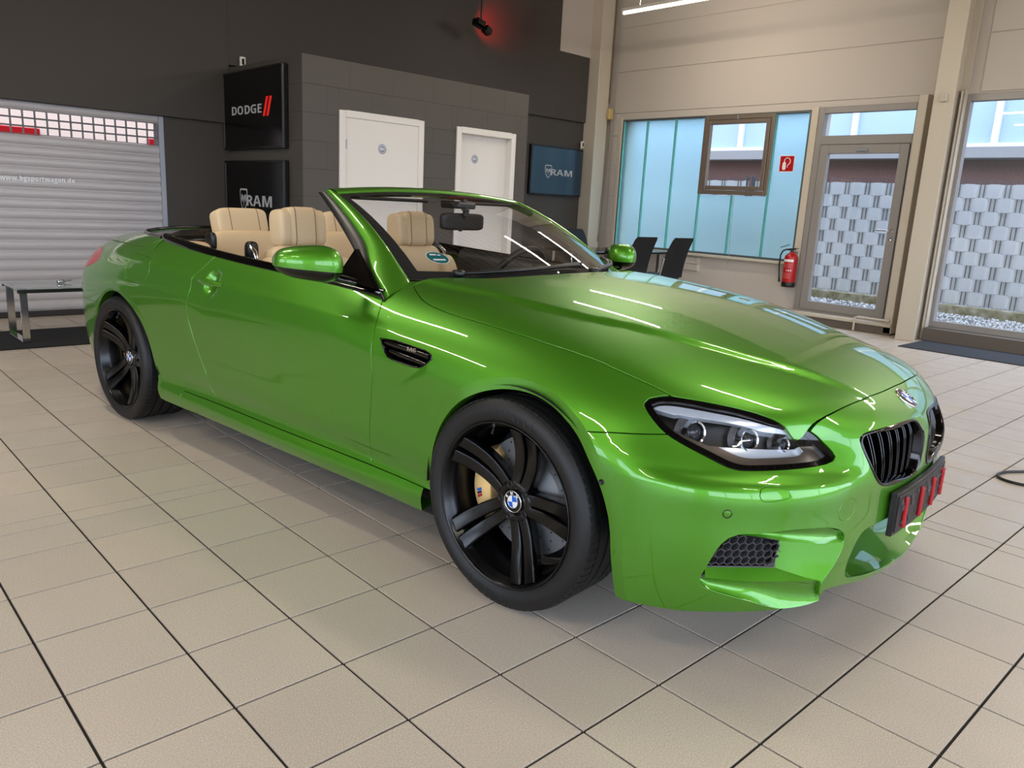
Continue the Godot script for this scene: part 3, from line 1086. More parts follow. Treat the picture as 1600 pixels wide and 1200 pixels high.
	ramp.grid(rows)
	var ci := Node3D.new()
	ci.name = "centre_intake"
	car.add_child(ci, true)
	obj("ramp", ramp, M.paint, ci)
	var hm2 := G.new()
	hex_mesh(hm2, Vector3(.862, .365, -.42), Vector3(0, 0, 1), Vector3(0, 1, 0), Vector3(1, 0, 0), .84, .05, .018, func(m: Vector2) -> bool: return m.y > 0 and m.y < .05 and m.x > 0 and m.x < .84)
	obj("honeycomb_mesh", hm2, M.grille_black, ci)
	for s in [1, -1]:
		var sw := G.new()
		var ea := []; var eb := []
		for q in v2([.41, .261, .45, .277, .46, .31, .452, .345, .426, .39, .385, .412]):
			var b := on_front(q.y, q.x)
			ea.append(b)
			eb.append(Vector3(.80, clampf(q.y + .06, .3, .43), q.x - .03))
		strip(sw, ea, eb)
		obj("side_wall", sw if s > 0 else sw.mirrored(), M.paint, ci)
	# number plate carrier, slightly bowed, with four red clips
	var pl := Node3D.new()
	pl.name = "number_plate"
	car.add_child(pl, true)
	var bow := func(z: float) -> float: return .968 - .16 * z * z
	var bars := [["holder", .275, .367, .503, 0.0, .016, M.satin_black], ["plate", .262, .378, .492, .016, .020, M.plate_black]]
	for b in bars:
		var g := G.new()
		var rr := []
		for k in 25:
			var z: float = lerpf(-b[1], b[1], k / 24.0)
			var x: float = bow.call(z)
			rr.append(PackedVector3Array([Vector3(x + b[4], b[2], z), Vector3(x + b[5] - .002, b[2], z), Vector3(x + b[5], b[2] + .002, z), Vector3(x + b[5], b[3] - .002, z), Vector3(x + b[5] - .002, b[3], z), Vector3(x + b[4], b[3], z)]))
		g.grid(rr)
		for e in [rr[0], rr[24]]:
			g.quad(e[0], e[1], e[4], e[5])
			g.quad(e[1], e[2], e[3], e[4])
		obj(b[0], g, b[6], pl)
	for z in [-.205, -.065, .07, .215]:
		var g := G.new()
		var x: float = bow.call(z) + .018
		var path := []
		for t in 9: path.append(Vector3(x + .006, lerpf(.388, .482, t / 8.0), z + (.0015 if t % 2 else -.0015)))
		g.tube(path, .0072, 8)
		obj("red_clip", g, M.red_plastic, pl)
	var rng := RandomNumberGenerator.new()
	rng.seed = 7
	var rl := G.new()
	for k in 46:
		var z := rng.randf_range(-.25, .25); var y := rng.randf_range(.388, .478)
		var x: float = bow.call(z) + .020
		rl.box(Vector3(x - .004, y, z), Vector3(x + .003, y + rng.randf_range(.006, .02), z + rng.randf_range(.006, .022)), .0015)
	obj("plate_relief", rl, M.grey_plastic, pl)

func on_front_x(y: float, z: float) -> float:
	# x where the bumper corner has half width z at height y
	var lo := .35; var hi := .95
	for k in 24:
		var m := (lo + hi) / 2
		if fbody(m, y, z) < 0: lo = m
		else: hi = m
	return lo

func sub(called: String, parent: Node) -> Node3D:
	var o := Node3D.new()
	o.name = called
	parent.add_child(o, true)
	return o

func put2(called: String, g: G, m: Material, parent: Node, s: int) -> MeshInstance3D:
	return obj(called, g if s > 0 else g.mirrored(), m, parent)

func build_side_bits(car: Node3D, doors: Array) -> void:
	for s in [1, -1]:
		var door: Node3D = doors[0 if s > 0 else 1]
		# window-sill trim on the door and behind it
		var cuts := [[-.752, -1.886, "belt_trim"], [-1.892, -2.56, "belt_trim"]]
		for c in cuts:
			var g := G.new()
			var rows := []
			for k in 41:
				var x: float = lerpf(c[0], c[1], k / 40.0)
				var y := belt(maxf(x, -2.53)) + clampf((-2.53 - x), 0, 1) * .14
				var b := on_side(x, y - .004)
				var nn := grad(b)
				var p := b + nn * .003
				rows.append(PackedVector3Array([p - Vector3(0, .006, 0) - nn * .004, p, p + Vector3(0, .008, -.002), p + Vector3(0, .022, -.012), p + Vector3(0, .026, -.022), p + Vector3(0, .022, -.05), p + Vector3(0, -.03, -.055)]))
			g.grid(rows)
			put2(c[2], g, M.gloss_black, door if c[0] > -1 else car, s)
		# inner door panel
		var dp := G.new()
		var r2 := []
		for k in 25:
			var x := lerpf(-.80, -1.95, k / 24.0)
			var b := on_side(x, belt(x) - .004)
			r2.append(PackedVector3Array([b + Vector3(0, .022, -.045), b + Vector3(0, .015, -.085), b + Vector3(0, -.03, -.11), b + Vector3(0, -.12, -.12), b + Vector3(0, -.30, -.16)]))
		dp.grid(r2)
		put2("door_card", dp, M.dark_leather, door, s)
		# handle in its dish
		var hd := G.new()
		var path := []
		for k in 15:
			var t := k / 14.0
			var x := lerpf(-1.945, -1.725, t)
			var y := .861 + .003 * sin(t * PI)
			var b := on_side(x, y)
			var z := maxf(b.z, on_side(x, y - .0).z)
			var zz := .9235 + .012 * sin(t * PI)
			path.append(Vector3(x, y, zz))
		var rad := []
		for k in 15: rad.append(.007 + .0085 * sin(PI * k / 14.0))
		hd.tube(path, rad, 12, false, true, 1.0)
		put2("door_handle", hd, M.paint, door, s)
		# side vent with two blades and the badge
		var vent := sub("side_vent", car)
		var vb := G.new()
		var pts := []
		for q in pVent.p: pts.append(on_side(q.x, q.y))
		var cen := Vector3(-.485, .755, .92)
		var rr := []
		for p in pts:
			var d: Vector3 = (cen - p)
			d.z = 0
			d = d.normalized()
			rr.append(PackedVector3Array([p + Vector3(0, 0, .001), p + d * .004 + Vector3(0, 0, .004), p + d * .010 + Vector3(0, 0, .001), p + d * .013 - Vector3(0, 0, .03)]))
		vb.grid(rr, true)
		put2("frame", vb, M.gloss_black, vent, s)
		var bkk := G.new()
		bkk.quad(Vector3(-.64, .70, .893), Vector3(-.33, .70, .893), Vector3(-.33, .80, .893), Vector3(-.64, .80, .893))
		put2("backing", bkk, M.black, vent, s)
		for bl in [[-.605, .778, -.372, .768, .922], [-.575, .749, -.385, .738, .924]]:
			var f := G.new()
			var rws := []
			for k in 13:
				var t := k / 12.0
				var x: float = lerpf(bl[0], bl[2], t); var y: float = lerpf(bl[1], bl[3], t) - .004 * t * t
				var z: float = bl[4] + .004 * t
				rws.append(PackedVector3Array([Vector3(x, y + .011, z - .022), Vector3(x, y + .009, z - .002), Vector3(x, y + .004, z + .002), Vector3(x, y - .007, z), Vector3(x, y - .010, z - .004), Vector3(x, y - .010, z - .022)]))
			f.grid(rws)
			put2("blade", f, M.gloss_black, vent, s)
		var badge := mesh_node("badge", text_mesh("M6", .034, .004), M.chrome, vent)
		badge.position = Vector3(-.455, .775, .926 * s)
		badge.rotation.y = 0.0 if s > 0 else PI
		badge.scale = Vector3(1.0, .55, 1.0)
		build_mirror(car, s)
		# indicator strip at the front end of the sill trim
		var ind := G.new()
		var b0 := on_side(-.775, .922)
		ind.box(Vector3(-.80, .926, b0.z - .006), Vector3(-.762, .934, b0.z + .005), .002)
		put2("side_repeater", ind, M.lamp_silver, car, s)
		# arch sensor
		var se := G.new()
		var sb := on_side(.372, .532)
		se.lathe([Vector2(.0085, -.004), Vector2(.0085, .002), Vector2(.006, .0025), Vector2(.005, .0), Vector2(0, -.0005)], 16, Transform3D(Basis(Vector3(1, 0, 0), Vector3(0, 0, 1), Vector3(0, -1, 0)), sb))
		put2("arch_sensor", se, M.satin_black, car, s)
	# chrome edge round the soft-top cover
	for s in [1, -1]:
		var g := G.new()
		var path := []
		for q in v2([-2.57, .800, -2.8, .758, -3.0, .696, -3.118, .636, -3.24, .526, -3.33, .377, -3.38, .198, -3.40, 0]):
			path.append(on_top(q.x, q.y) + Vector3(0, .004, 0))
		g.tube(resample(path, 40), .009, 8)
		put2("cover_trim", g, M.gloss_black, car, s)
	# emblem on the nose
	var eb := on_top(.884, 0)
	var en := grad(eb)
	var ex := Transform3D(Basis(en.cross(Vector3(0, 0, 1)).normalized() * -1.0, en, Vector3(0, 0, 1)), eb + en * .001)
	ex.basis.x = en.cross(ex.basis.z)
	roundel(sub("nose_emblem", car), "emblem", ex, .041)

# round badge: chrome rim, black ring with letters, blue and white quarters; local y is the way it faces
func roundel(parent: Node, called: String, x: Transform3D, r: float) -> void:
	var put := func(what: String, g: G, m: Material) -> void: obj(called + "_" + what, g, m, parent).transform = x
	var g := G.new()
	g.lathe([Vector2(r, -.004), Vector2(r, .002), Vector2(r * .95, .004), Vector2(r * .90, .0025)], 40)
	g.lathe([Vector2(r * .60, .0025), Vector2(r * .58, .004), Vector2(r * .55, .0028)], 40)
	put.call("rim", g, M.chrome)
	g = G.new()
	g.lathe([Vector2(r * .91, .0022), Vector2(r * .59, .0032)], 40)
	put.call("ring", g, M.gloss_black)
	for k in 4:
		g = G.new()
		g.lathe([Vector2(r * .57, .0030), Vector2(r * .3, .0040), Vector2(0, .0044)], 12, Transform3D(), PI / 2 * k, PI / 2 * (k + 1))
		put.call("quarter", g, M.badge_blue if k % 2 else M.badge_white)
	var word := "BMW"
	for k in 3:
		var t := mesh_node(called + "_letter", text_mesh(word[k], r * .34, .0012), M.badge_white, parent)
		var a := deg_to_rad([140.0, 90.0, 40.0][k])
		t.transform = x * Transform3D(Basis(Vector3.UP, a - PI / 2) * Basis(Vector3.RIGHT, -PI / 2), Vector3(cos(a) * r * .75, .0036, -sin(a) * r * .75))

func build_mirror(door: Node3D, s: int) -> void:
	var m := sub("door_mirror", door)
	# shell: upper half painted, lower half black; long axis points outwards and a little back
	var up := G.new(); var low := G.new()
	var c := Vector3(-.93, 1.028, 1.02)
	var long_ := Vector3(-.078, .004, .092)
	var front := Vector3(.075, .0, .036)
	var nu := 26; var nv := 16
	var rows := []; var rows2 := []
	for a in nv + 1:
		var t := a / float(nv)
		var th := lerpf(-.22, PI / 2, t)
		var r := PackedVector3Array()
		for b in nu:
			var ph := TAU * b / nu
			var cx := signf(cos(ph)) * pow(absf(cos(ph)), .72); var sx := signf(sin(ph)) * pow(absf(sin(ph)), .72)
			var k := pow(maxf(cos(th), 0.0), .62)
			var hh := .067 * signf(sin(th)) * pow(absf(sin(th)), .9)
			r.append(c + long_ * cx * k * 1.04 + front * sx * k + Vector3(0, hh * (1.0 - .22 * cx * k), 0))
		rows.append(r)
	up.grid(rows, false, true, true)
	for a in 10:
		var t := a / 9.0
		var r := PackedVector3Array()
		for b in nu:
			var ph := TAU * b / nu
			var cx := signf(cos(ph)) * pow(absf(cos(ph)), .72); var sx := signf(sin(ph)) * pow(absf(sin(ph)), .72)
			var k := lerpf(.985, .55, t * t)
			r.append(c + long_ * cx * k * 1.02 + front * sx * k * .98 + Vector3(0, lerpf(-.008, -.056, pow(t, .7)) + .006 * cx, 0))
		rows2.append(r)
	var last := PackedVector3Array()
	for b in nu: last.append(c + Vector3(0, -.058, 0))
	rows2.append(last)
	low.grid(rows2, false, true, false)
	put2("shell", up, M.paint, m, s)
	put2("lower_shell", low, M.gloss_black, m, s)
	var gl := G.new()
	var pl := PackedVector2Array()
	gl.lathe([Vector2(0, 0), Vector2(.9, 0)], 24, Transform3D(Basis(long_ * .86, -front * .02, Vector3(0, .048, 0)), c - front * 1.0))
	put2("mirror_glass", gl, M.mirror, m, s)
	# arm and the black corner piece behind the pillar foot
	var arm := G.new()
	arm.tube([Vector3(-.90, .985, .945), Vector3(-.87, .972, .905), Vector3(-.85, .962, .865)], [.030, .026, .024], 10, false, true, .6)
	put2("arm", arm, M.gloss_black, m, s)
	var sail := G.new()
	var p0 := Vector3(-.770, .945, .838); var p1 := Vector3(-.995, .968, .845); var p2 := Vector3(-.985, 1.075, .765)
	var d := Vector3(0, 0, -.02)
	sail.flat(p0, p1, p2)
	sail.flat(p0 + d, p2 + d, p1 + d)
	sail.quad(p1, p1 + d, p2 + d, p2)
	sail.quad(p0, p2, p2 + d, p0 + d)
	sail.quad(p0, p0 + d, p1 + d, p1)
	put2("corner_panel", sail, M.gloss_black, m, s)

# windscreen: base curve, top curve
func scr_base(z: float) -> Vector3:
	var q := absf(z) / .68
	return Vector3(-.445 - .315 * pow(q, 2.4), .992 - .012 * q, z)
func scr_top(z: float) -> Vector3:
	var q := absf(z) / .58
	return Vector3(-1.372 + .03 * q * q, 1.316 - .028 * q * q, z)
func scr(u: float, t: float) -> Vector3:
	# u -1..1 across, t 0 base .. 1 top
	var a := scr_base(u * .685); var b := scr_top(u * .592)
	return a.lerp(b, t) + Vector3(.03, .045, 0) * (4.0 * t * (1.0 - t)) * .55

func build_screen(car: Node3D) -> void:
	var root := sub("windscreen", car)
	var g := G.new()
	var rows := []
	for a in 33:
		var r := PackedVector3Array()
		for b in 17: r.append(scr(lerpf(-1, 1, a / 32.0), b / 16.0))
		rows.append(r)
	g.grid(rows, false, false, true)
	obj("glass", g, M.screen_glass, root)
	# dark printed edge just under the glass
	var band := G.new()
	var lower := Vector3(-.003, -.004, 0)
	var mk := func(u0: float, u1: float, t0: float, t1: float) -> void:
		var rr := []
		for a in 25:
			var r := PackedVector3Array()
			for b in 7: r.append(scr(lerpf(u0, u1, a / 24.0), lerpf(t0, t1, b / 6.0)) + lower)
			rr.append(r)
		band.grid(rr, false, false, true)
	mk.call(-1.0, 1.0, 0.0, .075)
	mk.call(-1.0, 1.0, .945, 1.0)
	mk.call(-1.0, -.935, .075, .945)
	mk.call(.935, 1.0, .075, .945)
	obj("printed_edge", band, M.black, root)
	# round emission sticker in the corner
	var sc := scr(.79, .20) + Vector3(-.004, -.005, 0)
	var su := (scr(.85, .20) - scr(.73, .20)).normalized()
	var sv := (scr(.79, .28) - scr(.79, .12)).normalized()
	var sn := su.cross(sv)
	var bs := Basis(su, sn, -sv)
	var disc := G.new()
	disc.lathe([Vector2(0, 0), Vector2(.040, 0)], 32, Transform3D(bs, sc))
	obj("sticker_disc", disc, M.sticker_teal, root)
	var ring := G.new()
	ring.lathe([Vector2(.040, .0003), Vector2(.043, .0003)], 32, Transform3D(bs, sc))
	ring.box(Vector3(-.024, -.0006, .010), Vector3(.024, .0006, .020), 0.0, Transform3D(bs, sc))
	ring.box(Vector3(-.020, -.0006, -.022), Vector3(-.008, .0006, -.014), 0.0, Transform3D(bs, sc))
	ring.box(Vector3(-.004, -.0006, -.026), Vector3(.022, .0006, -.016), 0.0, Transform3D(bs, sc))
	obj("sticker_print", ring, M.badge_white, root)
	# pillars and header, body colour
	for s in [1, -1]:
		var pil := sub("screen_pillar", car)
		var q := G.new()
		var rr := []
		var seal := []
		for k in 25:
			var t := lerpf(-.06, 1.0, k / 24.0)
			var a := scr(1.0, t)
			if t < 0: a = scr(1.0, 0.0) + (scr(1.0, 0.0) - scr(1.0, .1)) * (-t / .1)
			var w := Vector3(-.85, .955, .775).lerp(Vector3(-1.44, 1.290, .613), maxf(t, 0.0)) + Vector3(.02, .05, .012) * (4 * maxf(t, 0) * (1 - t)) * .45
			if t < 0: w = Vector3(-.85, .955, .775) + Vector3(.055, -.03, .02) * (-t / .06)
			var foot := pow(1.0 - clampf(t / .22, 0, 1), 2.0)
			w += Vector3(.075, -.012, .03) * foot
			a += Vector3(.01, 0, 0) * foot
			var w0 := w
			w = a.lerp(w, lerpf(1.0, .66, smoothstep(.05, .38, t)))
			var m := a.lerp(w, .5)
			var nn := (w - a).cross(scr(1.0, minf(t + .05, 1.0)) - scr(1.0, maxf(t - .05, 0.0))).normalized()
			if nn.y < 0: nn = -nn
			rr.append(PackedVector3Array([a - nn * .012, a + nn * .002, a.lerp(w, .15) + nn * .011, m + nn * .016, a.lerp(w, .85) + nn * .010, w, w - nn * .012 + (a - w) * .1, m - nn * .035]))
			seal.append(PackedVector3Array([w + (a - w) * .02, w.lerp(w0, .3) + (w - a).normalized() * .006 + nn * .001, w0 + (w - a).normalized() * .012 - nn * .006, w0 + (w - a).normalized() * .010 - nn * .022, w + (a - w) * .2 - nn * .026]))
		q.grid(rr, false, true, true)
		put2("pillar", q, M.paint, pil, s)
		var sg := G.new()
		sg.grid(seal)
		put2("window_seal", sg, M.satin_black, pil, s)
	var hd := G.new()
	var hr := []
	for k in 41:
		var u := lerpf(-1.0, 1.0, k / 40.0)
		var a := scr(u, 1.0)
		var bk := Vector3(-.105, .004, 0) + Vector3(.03, -.006, 0) * u * u
		hr.append(PackedVector3Array([a + Vector3(.004, -.012, 0), a + Vector3(.002, .003, 0), a + Vector3(-.02, .013, 0), a + Vector3(-.055, .018, 0), a + bk + Vector3(.01, .012, 0), a + bk, a + bk + Vector3(.01, -.022, 0), a + Vector3(-.03, -.028, 0)]))
	hd.grid(hr, false, true, true)
	obj("screen_header", hd, M.paint, car)
	# black header strip seen through the top of the glass
	var vis := G.new()
	for s in [-1.0, 1.0]:
		var c := Vector3(-1.36, 1.272, .30 * s)
		vis.box(c + Vector3(-.07, -.008, -.20), c + Vector3(.07, .008, .20), .006, Transform3D())
	obj("sun_visors", vis, M.dark_leather, car)
	# inside mirror
	var im := sub("inside_mirror", car)
	var hg := G.new()
	hg.puff(Vector3(-1.165, 1.185, 0), Vector3(.016, .040, .140), .35, .35, Transform3D(), 12, 24)
	obj("housing", hg, M.satin_black, im)
	var stem := G.new()
	stem.tube([Vector3(-1.15, 1.20, 0), Vector3(-1.14, 1.235, 0), Vector3(-1.17, 1.275, 0)], [.012, .016, .026], 10)
	stem.box(Vector3(-1.26, 1.245, -.06), Vector3(-1.13, 1.275, .06), .008)
	stem.box(Vector3(-1.172, 1.140, .0), Vector3(-1.158, 1.152, .02), .003)
	obj("mount", stem, M.satin_black, im)
	# wipers lying along the base
	for w in [[.52, -.06, .05], [-.12, -.62, .06]]:
		var wi := sub("wiper", car)
		var ag := G.new()
		var path := []
		for k in 15:
			var t := k / 14.0
			var z: float = lerpf(w[0], w[1], t)
			var b := scr(z / .66, .028 + w[2] * t)
			path.append(b + Vector3(.012, .013 + .004 * sin(t * PI), 0))
		ag.tube(path, .0075, 6)
		obj("arm", ag, M.satin_black, wi)
		var bl := G.new()
		var p2 := []
		for k in 15:
			var t := k / 14.0
			var z: float = lerpf(w[0] - .08, w[1] - .05, t)
			var b := scr(z / .66, .05 + w[2] * t)
			p2.append(b + Vector3(.006, .009, 0))
		bl.tube(p2, .008, 6)
		obj("blade", bl, M.satin_black, wi)
		var pv := G.new()
		pv.puff(path[0] + Vector3(.0, .0, 0), Vector3(.028, .014, .022), .6, .8, Transform3D(), 8, 12)
		obj("pivot", pv, M.satin_black, wi)

func build_cabin(car: Node3D) -> void:
	# scuttle under the screen
	var sc := G.new()
	var rows := []
	for k in 33:
		var u := lerpf(-1, 1, k / 32.0)
		var b := scr(u, 0.0)
		rows.append(PackedVector3Array([b + Vector3(.10, -.035, 0), b + Vector3(.04, -.022, 0), b + Vector3(-.01, -.006, 0), b + Vector3(-.03, -.05, 0)]))
	sc.grid(rows)
	obj("scuttle", sc, M.satin_black, car)
	# dashboard
	var da := sub("dashboard", car)
	var dg := G.new()
	var dr := []
	for k in 33:
		var u := lerpf(-1, 1, k / 32.0)
		var b := scr(u * .97, 0.0)
		var hump := .045 * exp(-pow((u * .68 + .38) / .17, 2.0))
		dr.append(PackedVector3Array([b + Vector3(-.02, -.04, 0), Vector3(lerpf(b.x, -.95, .4), .962 + hump * .4, b.z), Vector3(-.95, .955 + hump, b.z), Vector3(-1.0, .935 + hump, b.z), Vector3(-1.01, .88, b.z), Vector3(-.98, .70, b.z), Vector3(-.93, .5, b.z)]))
	dg.grid(dr)
	obj("top_pad", dg, M.dark_leather, da)
	var lt := G.new()
	lt.box(Vector3(-1.04, .80, -.66), Vector3(-.99, .86, .66), .02)
	obj("trim_band", lt, M.tan, da)
	# steering wheel
	var sw := sub("steering_wheel", car)
	var ax := Vector3(-.86, .5, 0).normalized()
	var c := Vector3(-1.13, .905, -.37)
	var e1 := Vector3(0, 0, 1); var e2 := ax.cross(e1)
	var ring := []
	for k in 40: ring.append(c + e1 * cos(TAU * k / 40) * .183 + e2 * sin(TAU * k / 40) * .183)
	var rg := G.new()
	rg.tube(ring, .0165, 10, true)
	obj("rim", rg, M.dark_leather, sw)
	var hb := G.new()
	hb.puff(c - ax * .02, Vector3(.055, .055, .075), .6, .6, Transform3D(), 10, 16)
	for an in [0.15, PI - .15, -PI / 2]:
		hb.tube([c - ax * .02, c + (e1 * cos(an) + e2 * sin(an)) * .175], [.026, .014], 8)
	obj("hub", hb, M.satin_black, sw)
	# seats
	seat(car, "passenger_seat", Vector3(-1.97, 0, .37), 0.0, 1)
	seat(car, "driver_seat", Vector3(-1.95, 0, -.37), 0.0, -1)
	rear_bench(car)
	# floor, tunnel, tub walls
	var tub := G.new()
	tub.box(Vector3(-2.75, .22, -.78), Vector3(-.5, .30, .78), .01)
	tub.box(Vector3(-2.45, .3, -.13), Vector3(-.95, .62, .13), .03)
	tub.box(Vector3(-2.95, .25, -.80), Vector3(-2.70, .93, .80), .01)
	tub.box(Vector3(-2.75, .25, .74), Vector3(-.55, .80, .79), .005)
	tub.box(Vector3(-2.75, .25, -.79), Vector3(-.55, .80, -.74), .005)
	obj("cabin_tub", tub, M.dark_leather, car)
	var un := G.new()
	un.box(Vector3(-3.8, .24, -.58), Vector3(-3.22, .5, .58), .03)
	un.box(Vector3(-3.25, .16, -.55), Vector3(.42, .23, .55), .02)
	un.box(Vector3(.42, .24, -.70), Vector3(.70, .56, .70), .02)
	un.box(Vector3(-.38, .23, -.66), Vector3(.44, .76, .66), .02)
	un.box(Vector3(-2.42, .14, -.83), Vector3(-.38, .28, .83), .02)
	un.box(Vector3(-3.25, .23, -.60), Vector3(-2.40, .76, .60), .02)
	obj("underbody", un, M.black, car)
	for s in [1, -1]:
		for xc in [AF, AR]:
			var wl := G.new()
			wl.lathe([Vector2(.392, .0), Vector2(.392, .32), Vector2(.392, .32), Vector2(.03, .32)], 40, Transform3D(Basis(Vector3(1, 0, 0), Vector3(0, 0, -1), Vector3(0, 1, 0)), Vector3(xc, .345, .925)), -.05, PI + .05)
			put2("wheel_housing", wl, M.black, car, s)

func seat(car: Node3D, called: String, at: Vector3, _t: float, side: int) -> void:
	var r := sub(called, car)
	r.position = at
	var lean := Transform3D(Basis(Vector3(0, 0, 1), .26), Vector3(.0, .98, 0))
	var g := G.new()
	g.puff(Vector3(0, -.30, 0), Vector3(.075, .335, .20), .30, .42, lean)
	obj("backrest", g, M.tan, r)
	for s in [-1, 1]:
		g = G.new()
		g.puff(Vector3(.045, -.33, .205 * s), Vector3(.085, .30, .055), .55, .6, lean)
		obj("side_bolster", g, M.tan, r)
	var hl := Transform3D(Basis(Vector3(0, 0, 1), .10), Vector3(-.005, 1.11, 0))
	g = G.new()
	g.puff(Vector3(.012, .0, 0), Vector3(.060, .098, .092), .34, .42, hl)
	obj("headrest", g, M.tan, r)
	for s in [-1, 1]:
		g = G.new()
		g.puff(Vector3(.0, -.006, .098 * s), Vector3(.066, .092, .040), .5, .55, hl)
		obj("headrest_wing", g, M.tan, r)
		var seam := G.new()
		seam.tube(puff_seam(Vector3(.012, .0, 0), Vector3(.060, .098, .092), .34, .42, .62 * s, hl), .0022, 5)
		obj("seam", seam, M.tan_dark, r)
		var post := G.new()
		post.tube([Vector3(.0, 1.03, .06 * s), Vector3(.012, .95, .06 * s)], .008, 8)
		obj("post", post, M.chrome, r)
	g = G.new()
	g.puff(Vector3(.32, .52, 0), Vector3(.28, .085, .25), .4, .4, Transform3D())
	obj("cushion", g, M.tan, r)
	# belt guide on the outer shoulder
	g = G.new()
	g.puff(Vector3(-.055, .985, .235 * side), Vector3(.030, .050, .030), .6, .6, Transform3D(Basis(Vector3(0, 0, 1), .35)) if false else Transform3D(), 10, 14)
	obj("belt_guide", g, M.satin_black, r)
	g = G.new()
	g.tube([Vector3(.02, .945, .25 * side), Vector3(.01, .985, .255 * side), Vector3(-.04, 1.012, .25 * side)], .012, 8)
	obj("belt_guide_trim", g, M.chrome, r)

# a line over the front of a cushion at the share f of its half width
func puff_seam(c: Vector3, h: Vector3, e1: float, e2: float, f: float, x: Transform3D) -> Array:
	var o := []
	for k in 25:
		var th := lerpf(-1.35, 1.35, k / 24.0)
		var ct := pow(cos(th), e1)
		if absf(f) / ct > .985: continue
		var sp := pow(absf(f) / ct, 1.0 / e2)
		var px := ct * pow(sqrt(maxf(1.0 - sp * sp, 0.0)), e2)
		o.append(x * (c + Vector3(h.x * px + .0004, h.y * signf(sin(th)) * pow(absf(sin(th)), e1), h.z * f)))
	return o

func rear_bench(car: Node3D) -> void:
	var r := sub("rear_bench", car)
	var lean := Transform3D(Basis(Vector3(0, 0, 1), .30), Vector3(-2.56, 1.03, 0))
	for s in [-1, 1]:
		var g := G.new()
		g.puff(Vector3(0, -.25, .345 * s), Vector3(.085, .27, .235), .32, .36, lean)
		obj("backrest", g, M.tan, r)
		g = G.new()
		g.puff(Vector3(-.01, .075, .345 * s), Vector3(.062, .075, .155), .36, .38, lean)
		obj("headrest", g, M.tan, r)
		for q in [-1, 1]:
			var seam := G.new()
			seam.tube(puff_seam(Vector3(-.01, .075, .345 * s), Vector3(.062, .075, .155), .36, .38, .55 * q, lean), .002, 5)
			obj("seam", seam, M.tan_dark, r)
		g = G.new()
		g.puff(Vector3(-2.30, .52, .345 * s), Vector3(.26, .09, .24), .4, .4)
		obj("cushion", g, M.tan, r)
	var g2 := G.new()
	g2.puff(Vector3(0, -.27, 0), Vector3(.06, .24, .10), .4, .4, lean)
	obj("centre_panel", g2, M.tan, r)
	for s in [-1, 1]:
		var g := G.new()
		g.puff(Vector3(-2.45, .955, .70 * s), Vector3(.12, .05, .10), .5, .5)
		obj("shoulder_pad", g, M.tan, r)
		g = G.new()
		g.puff(Vector3(-2.36, 1.01, .64 * s), Vector3(.045, .05, .018), .6, .7)
		obj("belt_outlet", g, M.satin_black, r)
		g = G.new()
		g.puff(Vector3(-2.66, .985, .50 * s), Vector3(.14, .045, .24), .4, .4)
		obj("side_shelf", g, M.tonneau, r)

